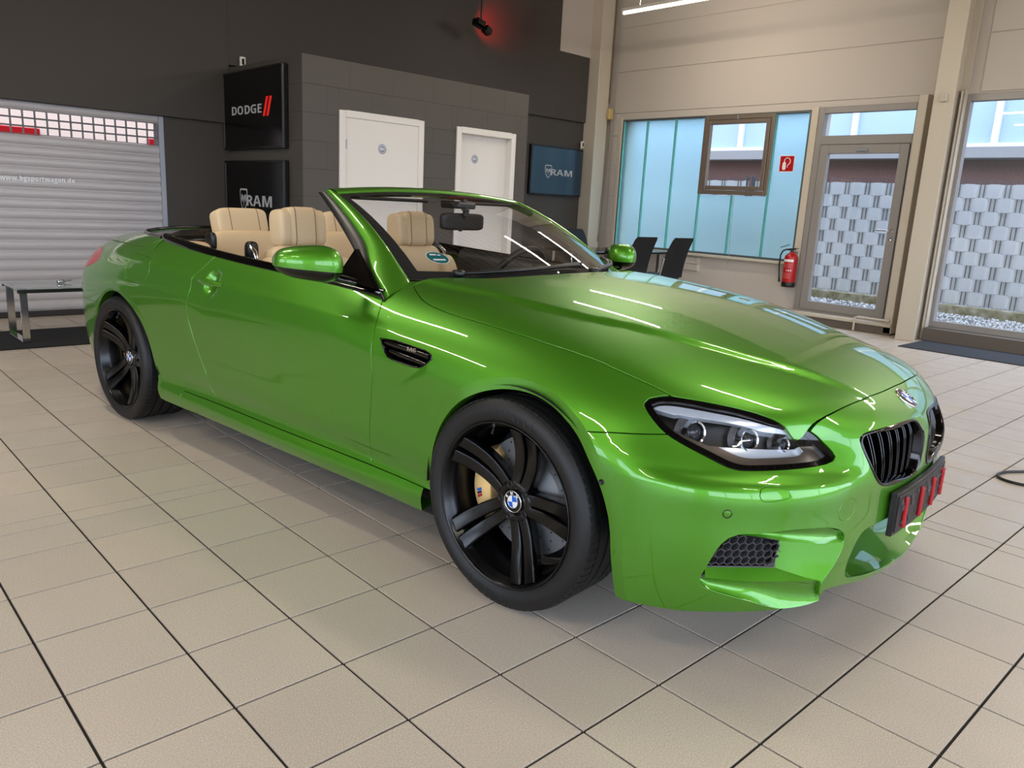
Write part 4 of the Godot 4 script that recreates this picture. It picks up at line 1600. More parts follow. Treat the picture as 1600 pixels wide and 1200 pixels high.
# ---------------------------------------------------------------- wheels; built with the local y axis pointing outwards
func wheel_parts(front: bool) -> Node3D:
	var root := Node3D.new()
	var hw := .1325 if front else .1475
	var R := .3468 if front else .3425
	var off := .0 if front else .01
	var g := G.new()
	var pr := [Vector2(.262, hw - .020), Vector2(.274, hw - .010), Vector2(.295, hw), Vector2(.316, hw + .001), Vector2(.332, hw - .009), Vector2(R - .004, hw - .022), Vector2(R, hw - .036)]
	for q in [.075, .028, -.028, -.075]:
		var w := .005
		pr.append_array([Vector2(R + .001, q + w), Vector2(R + .001, q + w), Vector2(R - .006, q + w), Vector2(R - .006, q + w), Vector2(R - .006, q - w), Vector2(R - .006, q - w), Vector2(R + .001, q - w), Vector2(R + .001, q - w)])
	var back := []
	for k in 7: back.append(Vector2(pr[6 - k].x, -pr[6 - k].y))
	pr.append_array(back)
	g.lathe(pr, 72)
	# shoulder blocks of the tread
	for k in 76:
		var x := Transform3D(Basis(Vector3.UP, -TAU * k / 76), Vector3.ZERO)
		for s in [1.0, -1.0]:
			var y0: float = s * (hw - .058); var y1: float = s * (hw - .036); var y2: float = s * (hw - .019)
			var w := .0105
			var q := [Vector3(R + .001, y0, -w), Vector3(R + .0012, y1, -w), Vector3(R - .0035, y2, -w), Vector3(R - .014, y2, -w), Vector3(R - .014, y0, -w)]
			var q2 := []
			for p in q: q2.append(x * Vector3(p.x, p.y, w))
			for n in 5: q[n] = x * q[n]
			for n in 3: g.quad(q[n], q[n + 1], q2[n + 1], q2[n])
			g.flat(q[0], q[1], q[2]); g.flat(q[0], q[2], q[3]); g.flat(q2[0], q2[2], q2[1]); g.flat(q2[0], q2[3], q2[2])
	obj("tyre", g, M.rubber, root)
	# raised sidewall lettering
	var word := "PIRELLI"
	for rep in 2:
		for k in word.length():
			var a := deg_to_rad(82.0 + 180.0 * rep) - deg_to_rad(4.6) * (k - 3)
			var t := mesh_node("sidewall_letter", text_mesh(word[k], .030, .002), M.rubber_text, root)
			var rad := .305
			t.transform = Transform3D(Basis(Vector3.UP, a - PI / 2) * Basis(Vector3.RIGHT, -PI / 2), Vector3(cos(a) * rad, hw + .0008, -sin(a) * rad))
	# rim
	g = G.new()
	g.lathe([Vector2(.262, hw - .026), Vector2(.273, hw - .012), Vector2(.2735, hw - .007), Vector2(.270, hw - .005), Vector2(.264, hw - .012), Vector2(.260, hw - .030), Vector2(.253, hw - .040), Vector2(.247, hw - .060), Vector2(.243, .02), Vector2(.236, -.02), Vector2(.243, -hw + .03), Vector2(.262, -hw + .02)], 72)
	obj("rim", g, M.wheel_black, root)
	var hub_h := hw - .070
	for k in 5:
		g = G.new()
		var a0 := TAU * k / 5 + deg_to_rad(73.0)
		for s in [-1.0, 1.0]:
			var rows := []
			for q in 15:
				var t := q / 14.0
				var r := lerpf(.048, .256, t)
				var sw: float = a0 + s * lerpf(.019, .0325, t) / r + .10 * (t - .5) * t
				var w := lerpf(.0190, .0255, t)
				var top := lerpf(hub_h - .004, hw - .024, pow(t, 1.5)) - .012 * sin(t * PI) + .006
				var c := Vector3(cos(sw) * r, 0, -sin(sw) * r)
				var tg := Vector3(-sin(sw), 0, -cos(sw))
				rows.append(PackedVector3Array([c - tg * w + Vector3(0, top - .040, 0), c - tg * w * 1.0 + Vector3(0, top - .006, 0), c - tg * w * .72 + Vector3(0, top, 0), c + Vector3(0, top - .0035, 0), c + tg * w * .72 + Vector3(0, top, 0), c + tg * w + Vector3(0, top - .006, 0), c + tg * w + Vector3(0, top - .040, 0)]))
			g.grid(rows, false, true)
		obj("twin_spoke", g, M.wheel_black, root)
	g = G.new()
	g.lathe([Vector2(.072, hub_h - .04), Vector2(.070, hub_h - .004), Vector2(.062, hub_h + .001), Vector2(.044, hub_h + .002), Vector2(.041, hub_h - .006), Vector2(.041, hub_h - .006), Vector2(0, hub_h - .006)], 40)
	obj("hub", g, M.wheel_black, root)
	for k in 5:
		var a := TAU * k / 5 + deg_to_rad(73.0 + 36.0)
		g = G.new()
		g.lathe([Vector2(.0125, -.004), Vector2(.0125, .0), Vector2(.008, .001), Vector2(.008, -.008), Vector2(0, -.008)], 12, Transform3D(Basis(), Vector3(cos(a) * .056, hub_h + .003, -sin(a) * .056)))
		obj("wheel_bolt", g, M.satin_black, root)
	roundel(root, "centre_cap", Transform3D(Basis(Vector3.UP, .2), Vector3(0, hub_h + .003, 0)), .037)
	# brake disc
	g = G.new()
	g.lathe([Vector2(.200, -.045), Vector2(.200, -.018), Vector2(.200, -.018), Vector2(.125, -.018), Vector2(.125, -.018), Vector2(.105, -.006), Vector2(.06, .0)], 56)
	obj("brake_disc", g, M.disc_grey, root)
	g = G.new()
	for k in 48:
		var a := TAU * k / 48
		for q in 3:
			var r: float = [.140, .163, .186][(k + q) % 3]
			if q > 0: continue
			g.lathe([Vector2(.0036, .0004), Vector2(0, .0004)], 8, Transform3D(Basis(), Vector3(cos(a) * r, -.018, sin(a) * r)))
	obj("drilled_holes", g, M.black, root)
	# gold caliper on the side facing the rear of the car
	g = G.new()
	var cr := []
	var n := 20
	for k in n + 1:
		var t := k / float(n)
		var a := lerpf(deg_to_rad(136), deg_to_rad(226), t)
		var e := sin(clampf(t, .0, 1.0) * PI)
		var ri := lerpf(.165, .138, pow(e, .5)); var ro := lerpf(.200, .223, pow(e, .35))
		var h1 := lerpf(-.004, .026, pow(e, .4))
		var c := Vector3(cos(a), 0, -sin(a))
		cr.append(PackedVector3Array([c * ri + Vector3(0, -.05, 0), c * ri + Vector3(0, h1 - .008, 0), c * (ri + .006) + Vector3(0, h1, 0), c * (lerpf(ri, ro, .6)) + Vector3(0, h1 + .002, 0), c * (ro - .010) + Vector3(0, h1 - .001, 0), c * ro + Vector3(0, h1 - .012, 0), c * ro + Vector3(0, -.06, 0)]))
	g.grid(cr, false, true)
	for e in [cr[0], cr[n]]:
		for k in range(1, 6): g.flat(e[0], e[k], e[k + 1])
	obj("brake_caliper", g, M.gold, root)
	for k in 3:
		var st := G.new()
		var a := deg_to_rad(186.0 + k * 3.4)
		st.box(Vector3(-.010, -.001, -.004), Vector3(.010, .001, .004), 0.0, Transform3D(Basis(Vector3.UP, a + .35), Vector3(cos(a) * .186, .0292, -sin(a) * .186)))
		obj("caliper_stripe", st, [M.badge_blue, M.navy, M.red_plastic][k], root)
	# dark hub carrier behind the disc
	g = G.new()
	g.lathe([Vector2(.23, -.08), Vector2(.05, -.05)], 32)
	g.tube([Vector3(.06, -.012, .03), Vector3(.10, -.004, .01), Vector3(.13, -.012, -.02)], .016, 8)
	obj("hub_carrier", g, M.black, root)
	# valve
	g = G.new()
	g.tube([Vector3(cos(1.95) * .246, hw - .06, -sin(1.95) * .246), Vector3(cos(1.95) * .228, hw - .045, -sin(1.95) * .228)], .005, 8)
	obj("valve", g, M.chrome, root)
	return root

func build_wheels(car: Node3D) -> void:
	for fr in [true, false]:
		var proto := wheel_parts(fr)
		proto.name = "front_wheel" if fr else "rear_wheel"
		var xw := 0.0 if fr else -2.851
		var zw := .8155 if fr else .802
		var yw := .3462 if fr else .3422
		proto.transform = Transform3D(Basis(Vector3(1, 0, 0), Vector3(0, 0, 1), Vector3(0, -1, 0)), Vector3(xw, yw, zw))
		car.add_child(proto, true)
		var other := proto.duplicate()
		other.name = proto.name
		other.transform = Transform3D(Basis(Vector3(-1, 0, 0), Vector3(0, 0, -1), Vector3(0, -1, 0)), Vector3(xw, yw, -zw))
		car.add_child(other, true)

func build_car() -> void:
	var car := thing("convertible_car", "glossy green two-door convertible with its roof down and black wheels", "car", CAR_AT, CAR_TURN)
	body_base(true)
	outlines()
	build_body(car)
	build_screen(car)
	build_cabin(car)
	build_wheels(car)

# ---------------------------------------------------------------- the room
func lines_x() -> Array:
	var o := []
	for k in range(-19, 12): o.append(k * TILE)
	var x := 11.31
	while x * TILE < WALL_X + .3:
		o.append(x * TILE)
		x += 1.022
	return o

func lines_z() -> Array:
	var o := []
	var z := -3.03
	while z * TILE > WALL_Z - .3:
		o.append(z * TILE)
		z -= 1.008
	o.reverse()
	o.append(-2.70 * TILE)
	for k in range(-2, 24): o.append(k * TILE)
	return o

func tile_geo(g: G, x0: float, x1: float, z0: float, z1: float) -> void:
	var c := .0006
	var t := [Vector3(x0 + c, 0, z0 + c), Vector3(x1 - c, 0, z0 + c), Vector3(x1 - c, 0, z1 - c), Vector3(x0 + c, 0, z1 - c)]
	var m := [Vector3(x0, -c, z0), Vector3(x1, -c, z0), Vector3(x1, -c, z1), Vector3(x0, -c, z1)]
	var d := Vector3(0, -.008, 0)
	g.quad(t[3], t[2], t[1], t[0])
	for k in 4:
		var k1 := (k + 1) % 4
		g.quad(t[k], t[k1], m[k1], m[k])
		g.quad(m[k], m[k1], m[k1] + d, m[k] + d)

func build_floor(cam: Camera3D) -> void:
	var root := struct_root("floor")
	var slab := G.new()
	slab.box(Vector3(-6.2, -.20, -6.6), Vector3(10.1, -.0055, 7.6))
	obj("joint_bed", slab, M.grout, root)
	var lx := lines_x(); var lz := lines_z()
	var cells := []
	var inv := cam.transform.affine_inverse()
	for i in lx.size() - 1:
		for j in lz.size() - 1:
			var c := Vector3((lx[i] + lx[i + 1]) / 2, 0, (lz[j] + lz[j + 1]) / 2)
			if c.x > WALL_X + .1 or c.z < WALL_Z - .1: continue
			var v := inv * c
			var seen := v.z < -.2 and absf(v.x / -v.z) < .78 and absf(v.y / -v.z) < .62
			var loc := Vector3(c.x - CAR_AT.x, 0, c.z - CAR_AT.z).rotated(Vector3.UP, -CAR_TURN)
			if loc.x > -3.8 and loc.x < .45 and absf(loc.z + .15) < .55: seen = false
			cells.append([v.length() if seen else v.length() + 100.0, i, j])
	cells.sort_custom(func(a, b): return a[0] < b[0])
	var rest := G.new()
	var shapes := {}
	var rng := RandomNumberGenerator.new()
	rng.seed = 11
	for k in cells.size():
		var i: int = cells[k][1]; var j: int = cells[k][2]
		var w: float = lx[i + 1] - lx[i]; var d: float = lz[j + 1] - lz[j]
		var gx := .0038; var gz := .0040
		if k < 300:
			var key := "%.4f %.4f" % [w, d]
			if not shapes.has(key):
				var g := G.new()
				tile_geo(g, -w / 2 + gx, w / 2 - gx, -d / 2 + gz, d / 2 - gz)
				shapes[key] = g.mesh()
			var o := mesh_node("tile", shapes[key], M.tiles[rng.randi() % 4], root)
			o.position = Vector3((lx[i] + lx[i + 1]) / 2, 0, (lz[j] + lz[j + 1]) / 2)
		else:
			tile_geo(rest, lx[i] + gx, lx[i + 1] - gx, lz[j] + gz, lz[j + 1] - gz)
	var o := obj("tiles", rest, M.tiles[0], root)
	o.set_meta("kind", "stuff")

func wall_with_holes(called: String, axis: String, at: float, thick: float, a0: float, a1: float, top: float, holes: Array, m: Material) -> Node3D:
	# a wall in the plane x = at or z = at; holes are [a0, a1, y0, y1], sorted by a0
	var root := struct_root(called)
	var g := G.new()
	var bx := func(b0: float, b1: float, y0: float, y1: float) -> void:
		if b1 - b0 < .001 or y1 - y0 < .001: return
		var lo := minf(at, at + thick); var hi := maxf(at, at + thick)
		if axis == "x": g.box(Vector3(lo, y0, b0), Vector3(hi, y1, b1))
		else: g.box(Vector3(b0, y0, lo), Vector3(b1, y1, hi))
	var a := a0
	for h in holes:
		bx.call(a, h[0], -.2, top)
		bx.call(h[0], h[1], -.2, h[2])
		bx.call(h[0], h[1], h[3], top)
		a = h[1]
	bx.call(a, a1, -.2, top)
	obj("core", g, m, root)
	return root

func build_shell() -> void:
	var t := .30
	# window wall
	var wr := wall_with_holes("wall_right", "x", WALL_X, t, -6.45, 7.6, CEIL + .2, [[-5.70, -2.67, .735, 2.625], [-2.56, -1.33, .13, 2.645], [-.93, 3.2, .15, 2.70]], M.beige)
	# cladding panels above the openings and in the corner
	var rows := [[2.72, 3.305], [3.315, 3.925], [3.935, 4.49]]
	for r in rows:
		for c in [[-5.88, -1.24], [-.78, 3.6], [3.61, 7.29]]:
			var g := G.new()
			g.box(Vector3(WALL_X - .014, r[0], c[0]), Vector3(WALL_X + .01, r[1], c[1]), .004)
			obj("cladding_panel", g, M.beige, wr)
	for r in [[.02, .56], [.57, 1.02], [1.03, 1.475], [1.485, 1.93], [1.94, 2.385], [2.395, 2.71]]:
		var g := G.new()
		g.box(Vector3(WALL_X - .014, r[0], -5.88), Vector3(WALL_X + .01, r[1], -5.775), .004)
		obj("cladding_panel", g, M.beige, wr)
	# dark wall with the shutter opening; its upper part stands proud
	var wb := wall_with_holes("wall_back", "z", WALL_Z, -t, -6.2, 10.1, CEIL + .2, [[-.75, 2.93, 0.0, 1.965]], M.dark_wall)
	var lint := G.new()
	lint.box(Vector3(-5.5, 1.965, WALL_Z - .02), Vector3(3.6, CEIL, WALL_Z + .055), .004)
	lint.box(Vector3(3.6, 2.55, WALL_Z - .02), Vector3(8.54, CEIL, WALL_Z + .055), .004)
	lint.box(Vector3(8.54, 2.55, WALL_Z - .02), Vector3(9.19, 3.478, WALL_Z + .055), .004)
	obj("lintel", lint, M.dark_wall, wb)
	var bg := G.new()
	bg.box(Vector3(8.545, 3.482, WALL_Z - .02), Vector3(9.6, CEIL, WALL_Z + .045), .004)
	obj("light_panel", bg, M.beige, wb)
	# walls behind the camera, with glazing that the paint mirrors
	var wl := wall_with_holes("wall_left", "x", -5.5, -t, -6.45, 7.6, CEIL + .2, [[-3.6, -.4, .9, 3.2], [.6, 6.6, .25, 3.4]], M.light_wall)
	var wf := wall_with_holes("wall_front", "z", 7.3, t, -5.8, 9.9, CEIL + .2, [[-4.8, 1.6, .25, 3.4], [2.2, 8.8, .25, 3.4]], M.light_wall)
	var n := 1
	for h in [["x", -5.56, -3.6, -.4, .9, 3.2], ["x", -5.56, .6, 6.6, .25, 3.4], ["z", 7.36, -4.8, 1.6, .25, 3.4], ["z", 7.36, 2.2, 8.8, .25, 3.4]]:
		var w := struct_root("window_%d" % (n + 3))
		n += 1
		var fr := G.new()
		var parts := 3
		for k in parts + 1:
			var a: float = lerpf(h[2], h[3], k / float(parts))
			var lo: float = clampf(a - .035, h[2], h[3] - .07)
			if h[0] == "x": fr.box(Vector3(h[1] - .03, h[4], lo), Vector3(h[1] + .03, h[5], lo + .07), .004)
			else: fr.box(Vector3(lo, h[4], h[1] - .03), Vector3(lo + .07, h[5], h[1] + .03), .004)
		for y in [h[4], h[5] - .07]:
			if h[0] == "x": fr.box(Vector3(h[1] - .028, y, h[2]), Vector3(h[1] + .028, y + .07, h[3]), .004)
			else: fr.box(Vector3(h[2], y, h[1] - .028), Vector3(h[3], y + .07, h[1] + .028), .004)
		obj("window_frame", fr, M.alu, w)
		for k in parts:
			var a0: float = lerpf(h[2], h[3], k / float(parts)) + .03; var a1: float = lerpf(h[2], h[3], (k + 1.0) / parts) - .03
			var pn := G.new()
			if h[0] == "x": pn.quad(Vector3(h[1], h[4] + .05, a0), Vector3(h[1], h[4] + .05, a1), Vector3(h[1], h[5] - .05, a1), Vector3(h[1], h[5] - .05, a0))
			else: pn.quad(Vector3(a0, h[4] + .05, h[1]), Vector3(a1, h[4] + .05, h[1]), Vector3(a1, h[5] - .05, h[1]), Vector3(a0, h[5] - .05, h[1]))
			obj("pane", pn, M.pane, w)
	var ce := G.new()
	ce.box(Vector3(-6.2, CEIL + .09, -6.6), Vector3(10.1, CEIL + .25, 7.7))
	var cx := -6.2
	while cx < 10.0:                                        # trapezoidal roof sheet, ribs running along z
		var e := [Vector2(cx, CEIL + .09), Vector2(cx + .03, CEIL), Vector2(cx + .15, CEIL), Vector2(cx + .18, CEIL + .09), Vector2(cx + .28, CEIL + .09)]
		for k in 4: ce.quad(Vector3(e[k].x, e[k].y, -6.6), Vector3(e[k].x, e[k].y, 7.7), Vector3(e[k + 1].x, e[k + 1].y, 7.7), Vector3(e[k + 1].x, e[k + 1].y, -6.6))
		cx += .28
	struct("ceiling", ce, M.ceiling)
	# steel columns
	var c1 := G.new()
	c1.box(Vector3(9.20, 0, -1.105), Vector3(9.215, CEIL, -.895), .003)
	c1.box(Vector3(9.215, 0, -1.03), Vector3(9.57, CEIL, -.97), .003)
	c1.box(Vector3(9.57, 0, -1.105), Vector3(9.59, CEIL, -.895), .003)
	c1.box(Vector3(9.215, 0, -1.10), Vector3(9.57, CEIL, -1.03), .003)
	struct("trim_1", c1, M.cream_paint)
	var c2 := G.new()
	c2.box(Vector3(9.20, 0, WALL_Z + .005), Vector3(9.46, CEIL, -5.90), .006)
	struct("trim_2", c2, M.cream_paint)
	var c3 := G.new()
	c3.box(Vector3(9.40, .02, -1.33), Vector3(9.60, 2.70, -1.235), .005)
	c3.box(Vector3(9.50, .02, -.895), Vector3(9.60, 2.72, -.93 + .0), .004)
	struct("trim_3", c3, M.cream_paint)
	# plinth under the large window
	var p := G.new()
	p.box(Vector3(9.44, 0, -.90), Vector3(9.60, .15, 3.2), .008)
	struct("baseboard_right", p, M.brown_stone)

func frame_rect(g: G, x0: float, x1: float, z0: float, z1: float, y0: float, y1: float, w: float, ch := .004) -> void:
	g.box(Vector3(x0, y0, z0), Vector3(x1, y1, z0 + w), ch)
	g.box(Vector3(x0, y0, z1 - w), Vector3(x1, y1, z1), ch)
	g.box(Vector3(x0, y0, z0 + w), Vector3(x1, y0 + w, z1 - w), ch)
	g.box(Vector3(x0, y1 - w, z0 + w), Vector3(x1, y1, z1 - w), ch)

func pane_x(x: float, z0: float, z1: float, y0: float, y1: float) -> G:
	var g := G.new()
	g.quad(Vector3(x, y0, z0), Vector3(x, y0, z1), Vector3(x, y1, z1), Vector3(x, y1, z0))
	return g

func build_openings() -> void:
	# channel-glass window with a tilting light
	var w := struct_root("window_1")
	var fr := G.new()
	frame_rect(fr, 9.60, 9.72, -5.70, -2.67, .735, 2.625, .028)
	obj("window_frame", fr, M.dark_alu, w)
	var tr := G.new()
	tr.box(Vector3(9.50, .70, -5.78), Vector3(9.62, .735, -2.60), .006)
	tr.box(Vector3(9.585, .735, -5.765), Vector3(9.605, 2.66, -5.705), .004)
	tr.box(Vector3(9.585, .735, -2.668), Vector3(9.605, 2.66, -2.575), .004)
	obj("window_sill", tr, M.cream_paint, w)
	var ed := [-5.68, -5.235, -4.725, -4.225, -3.69, -3.155, -2.69]
	for k in 6:
		var top := 2.60
		if k == 3 or k == 4: top = 1.555
		var g := G.new()
		var z0: float = ed[k] + .003; var z1: float = ed[k + 1] - .003
		g.box(Vector3(9.640, .76, z0), Vector3(9.646, top, z1), .001)
		var pn := obj("channel_glass", g, M.channel_glass, w)
		g = G.new()
		g.box(Vector3(9.600, .76, z0), Vector3(9.640, top, z0 + .006), .001)
		g.box(Vector3(9.600, .76, z1 - .006), Vector3(9.640, top, z1), .001)
		obj("glass_flange", g, M.glass_edge, w)
	var ow := G.new()
	frame_rect(ow, 9.575, 9.66, -4.225, -3.15, 1.565, 2.610, .055)
	frame_rect(ow, 9.565, 9.63, -4.165, -3.21, 1.625, 2.55, .055)
	obj("opening_light", ow, M.bronze_alu, w)
	obj("pane", pane_x(9.61, -4.12, -3.255, 1.67, 2.505), M.pane, w)
	var hg := G.new()
	hg.box(Vector3(9.55, 2.55, -3.70), Vector3(9.58, 2.60, -3.68), .003)
	hg.tube([Vector3(9.56, 1.56, -3.62), Vector3(9.56, .62, -3.60)], .004, 6)
	obj("opener_rod", hg, M.satin_grey, w)
	# glazed door with a fanlight
	var d := struct_root("door_1")
	var df := G.new()
	frame_rect(df, 9.57, 9.66, -2.56, -1.33, .13, 2.645, .075)
	df.box(Vector3(9.57, 2.20, -2.485), Vector3(9.66, 2.305, -1.405), .004)
	obj("door_frame", df, M.alu, d)
	obj("fanlight_pane", pane_x(9.62, -2.49, -1.40, 2.30, 2.58), M.pane, d)
	var lf := G.new()
	frame_rect(lf, 9.555, 9.63, -2.478, -1.412, .165, 2.195, .105, .005)
	obj("door_leaf", lf, M.alu, d)
	obj("door_pane", pane_x(9.60, -2.38, -1.51, .26, 2.10), M.pane, d)
	var hd := G.new()
	hd.tube([Vector3(9.555, 1.205, -1.465), Vector3(9.50, 1.205, -1.465), Vector3(9.495, 1.205, -1.50), Vector3(9.495, 1.205, -1.62)], .010, 8)
	hd.lathe([Vector2(.022, 0), Vector2(.022, .008), Vector2(0, .009)], 16, Transform3D(Basis(Vector3(0, 1, 0), Vector3(-1, 0, 0), Vector3(0, 0, 1)), Vector3(9.555, 1.205, -1.465)))
	hd.lathe([Vector2(.022, 0), Vector2(.022, .008), Vector2(.006, .012), Vector2(0, .012)], 16, Transform3D(Basis(Vector3(0, 1, 0), Vector3(-1, 0, 0), Vector3(0, 0, 1)), Vector3(9.555, 1.10, -1.465)))
	obj("door_handle", hd, M.chrome, d)
	var cl := G.new()
	cl.box(Vector3(9.53, 2.115, -2.02), Vector3(9.56, 2.145, -1.88), .006)
	obj("door_closer", cl, M.satin_grey, d)
	var sl := G.new()
	sl.box(Vector3(9.38, .095, -2.62), Vector3(9.60, .135, -1.24), .006)
	obj("step_edge", sl, M.cream_paint, d)
	sl = G.new()
	sl.box(Vector3(9.40, 0, -2.62), Vector3(9.60, .095, -1.24), .004)
	obj("step", sl, M.brown_stone, d)
	sl = G.new()
	sl.tube([Vector3(9.36, .01, -1.66), Vector3(9.36, .165, -1.66), Vector3(9.36, .175, -1.62), Vector3(9.36, .175, -1.25)], .014, 8)
	obj("pipe", sl, M.cream_paint, d)
	# large window beside the column
	var b := struct_root("window_2")
	var bf := G.new()
	frame_rect(bf, 9.58, 9.68, -.93, 3.2, .15, 2.70, .075)
	bf.box(Vector3(9.58, .15, 1.10), Vector3(9.68, 2.70, 1.18), .004)
	obj("window_frame", bf, M.alu, b)
	obj("pane", pane_x(9.63, -.865, 1.11, .215, 2.635), M.pane_mirror, b)
	obj("pane", pane_x(9.63, 1.17, 3.135, .215, 2.635), M.pane_mirror, b)

func build_shutter() -> void:
	var d := struct_root("door_2")
	var x0 := -.74; var x1 := 2.885
	var pitch := .0955
	var zf := WALL_Z - .03
	var prof := func(g: G, y: float, a: float, b: float) -> void:
		# one rounded slat
		var rows := []
		for x in [a, b]:
			var r := PackedVector3Array()
			for k in 11:
				var t := k / 10.0
				r.append(Vector3(x, y + .003 + (pitch - .006) * t, zf - .004 + .017 * pow(sin(PI * t), .6)))
			rows.append(r)
		g.grid(rows)
		g.box(Vector3(a, y - .004, zf - .010), Vector3(b, y + .006, zf - .004))
	var y := .055
	var n := 0
	while y < 1.60:
		var g := G.new()
		prof.call(g, y, x0, x1)
		obj("slat", g, M.shutter, d)
		y += pitch
		n += 1
	# three rows with cut-outs
	var hole_w := .083; var step := .0985
	for k in 3:
		var g := G.new()
		var hh := .072
		g.box(Vector3(x0, y, zf - .006), Vector3(x1, y + .0075, zf + .006), .002)
		g.box(Vector3(x0, y + hh - .0075, zf - .006), Vector3(x1, y + hh, zf + .006), .002)
		var x := x1 - .02
		g.box(Vector3(x, y + .0075, zf - .006), Vector3(x1, y + hh - .0075, zf + .006), .002)
		while x - step > x0:
			g.box(Vector3(x - step, y + .0075, zf - .006), Vector3(x - hole_w, y + hh - .0075, zf + .006), .002)
			x -= step
		g.box(Vector3(x0, y + .0075, zf - .006), Vector3(x - hole_w, y + hh - .0075, zf + .006), .002)
		obj("window_slat", g, M.shutter_dark, d)
		y += hh
	while y < 1.98:
		var g := G.new()
		prof.call(g, y, x0, x1)
		obj("slat", g, M.shutter, d)
		y += pitch
	var bar := G.new()
	bar.box(Vector3(x0, .0, zf - .02), Vector3(x1, .055, zf + .015), .004)
	obj("bottom_bar", bar, M.dark_rubber, d)
	for x in [x1 - .005, x0 - .05]:
		var g := G.new()
		g.box(Vector3(x, 0, zf - .03), Vector3(x + .05, 1.965, zf + .03), .004)
		obj("guide_rail", g, M.satin_grey, d)
	var t := mesh_node("lettering", text_mesh("www.bgsportwagen.de", .056, .004, "Droid Sans", 600), M.badge_white, d)
	t.position = Vector3(1.775, 1.283, zf + .0165)

func build_box_room() -> void:
	# the block-built cubicle in the corner
	var x0 := 3.6; var x1 := 6.47; var zf := -4.53; var top := 2.52
	var w := struct_root("wall_cubicle")
	var g := G.new()
	var doors := [[3.985, 4.975, 2.075], [5.42, 6.28, 2.068]]
	g.box(Vector3(x0 + .012, 0, WALL_Z), Vector3(x0 + .12, top - .005, zf - .012))
	g.box(Vector3(x1 - .12, 0, WALL_Z), Vector3(x1 - .012, top - .005, zf - .012))
	var a := x0 + .012
	for d in doors:
		g.box(Vector3(a, 0, zf - .13), Vector3(d[0], top - .005, zf - .008))
		g.box(Vector3(d[0], d[2], zf - .13), Vector3(d[1], top - .005, zf - .008))
		a = d[1]
	g.box(Vector3(a, 0, zf - .13), Vector3(x1 - .012, top - .005, zf - .008))
	g.box(Vector3(x0 + .012, top - .06, WALL_Z), Vector3(x1 - .012, top - .005, zf - .012))
	obj("core", g, M.dark_wall, w)
	# courses of painted blocks
	var h := .252
	for c in 10:
		var y0 := c * h; var y1 := minf((c + 1) * h - .0012, top)
		var off := .0 if c % 2 else .25
		var x := x0 - off
		while x < x1:
			var b0 := maxf(x, x0); var b1 := minf(x + .4994, x1)
			x += .5
			if b1 - b0 < .02: continue
			for seg in cut_spans(b0, b1, y0, y1, doors):
				var q := G.new()
				q.box(Vector3(seg[0], seg[2], zf - .012), Vector3(seg[1], seg[3], zf), .0009)
				obj("block", q, M.block_paint, w)
		var z := zf - .5 + off
		while z > WALL_Z - .5:
			var z0 := maxf(z, WALL_Z); var z1 := minf(z + .4994, zf - .013)
			z -= .5
			if z1 - z0 < .02: continue
			var q := G.new()
			q.box(Vector3(x0, y0, z0), Vector3(x0 + .012, y1, z1), .0009)
			obj("block", q, M.block_paint, w)
	# white doors
	var n := 3
	for d in doors:
		var dr := struct_root("door_%d" % n)
		var deep := .0 if n == 3 else .085
		var f := G.new()
		var fw := .062
		f.box(Vector3(d[0] - .004, 0, zf - .13), Vector3(d[0] + fw, d[2], zf + .018), .004)
		f.box(Vector3(d[1] - fw, 0, zf - .13), Vector3(d[1] + .004, d[2], zf + .018), .004)
		f.box(Vector3(d[0] + fw, d[2] - fw, zf - .13), Vector3(d[1] - fw, d[2] + .004, zf + .018), .004)
		obj("door_frame", f, M.white_paint, dr)
		var l := G.new()
		l.box(Vector3(d[0] + fw - .012, .01, zf - .045 - deep), Vector3(d[1] - fw + .012, d[2] - fw + .01, zf + .004 - deep), .004)
		obj("door_leaf", l, M.white_paint, dr)
		var hi := G.new()
		for y in [.35, 1.72]:
			hi.tube([Vector3(d[0] + fw + .004, y, zf + .012 - deep), Vector3(d[0] + fw + .004, y + .09, zf + .012 - deep)], .008, 8)
		obj("hinge", hi, M.satin_grey, dr)
		var cx: float = 4.471 if n == 3 else 5.755
		var zz := zf + .0055 - deep
		var disc := G.new()
		disc.lathe([Vector2(.047, 0), Vector2(.046, .002), Vector2(0, .002)], 28, Transform3D(Basis(Vector3(1, 0, 0), Vector3(0, 0, 1), Vector3(0, -1, 0)), Vector3(cx, 1.753, zz)))
		obj("room_sign", disc, M.sign_grey, dr)
		var ring := G.new()
		ring.lathe([Vector2(.034, .0022), Vector2(.038, .0022)], 28, Transform3D(Basis(Vector3(1, 0, 0), Vector3(0, 0, 1), Vector3(0, -1, 0)), Vector3(cx, 1.753, zz)))
		obj("sign_ring", ring, M.badge_white, dr)
		var tx := mesh_node("sign_text", text_mesh("WC", .034, .002), M.badge_white, dr)
		tx.position = Vector3(cx, 1.753, zz + .003)
		n += 1

func cut_spans(a0: float, a1: float, y0: float, y1: float, doors: Array) -> Array:
	var out := [[a0, a1, y0, y1]]
	for d in doors:
		var nx := []
		for s in out:
			if s[1] <= d[0] - .004 or s[0] >= d[1] + .004 or s[2] >= d[2] + .004:
				nx.append(s)
				continue
			if s[0] < d[0] - .03: nx.append([s[0], d[0] - .004, s[2], s[3]])
			if s[1] > d[1] + .03: nx.append([d[1] + .004, s[1], s[2], s[3]])
			if s[3] > d[2] + .03: nx.append([maxf(s[0], d[0] - .004), minf(s[1], d[1] + .004), d[2] + .004, s[3]])
		out = nx
	return out

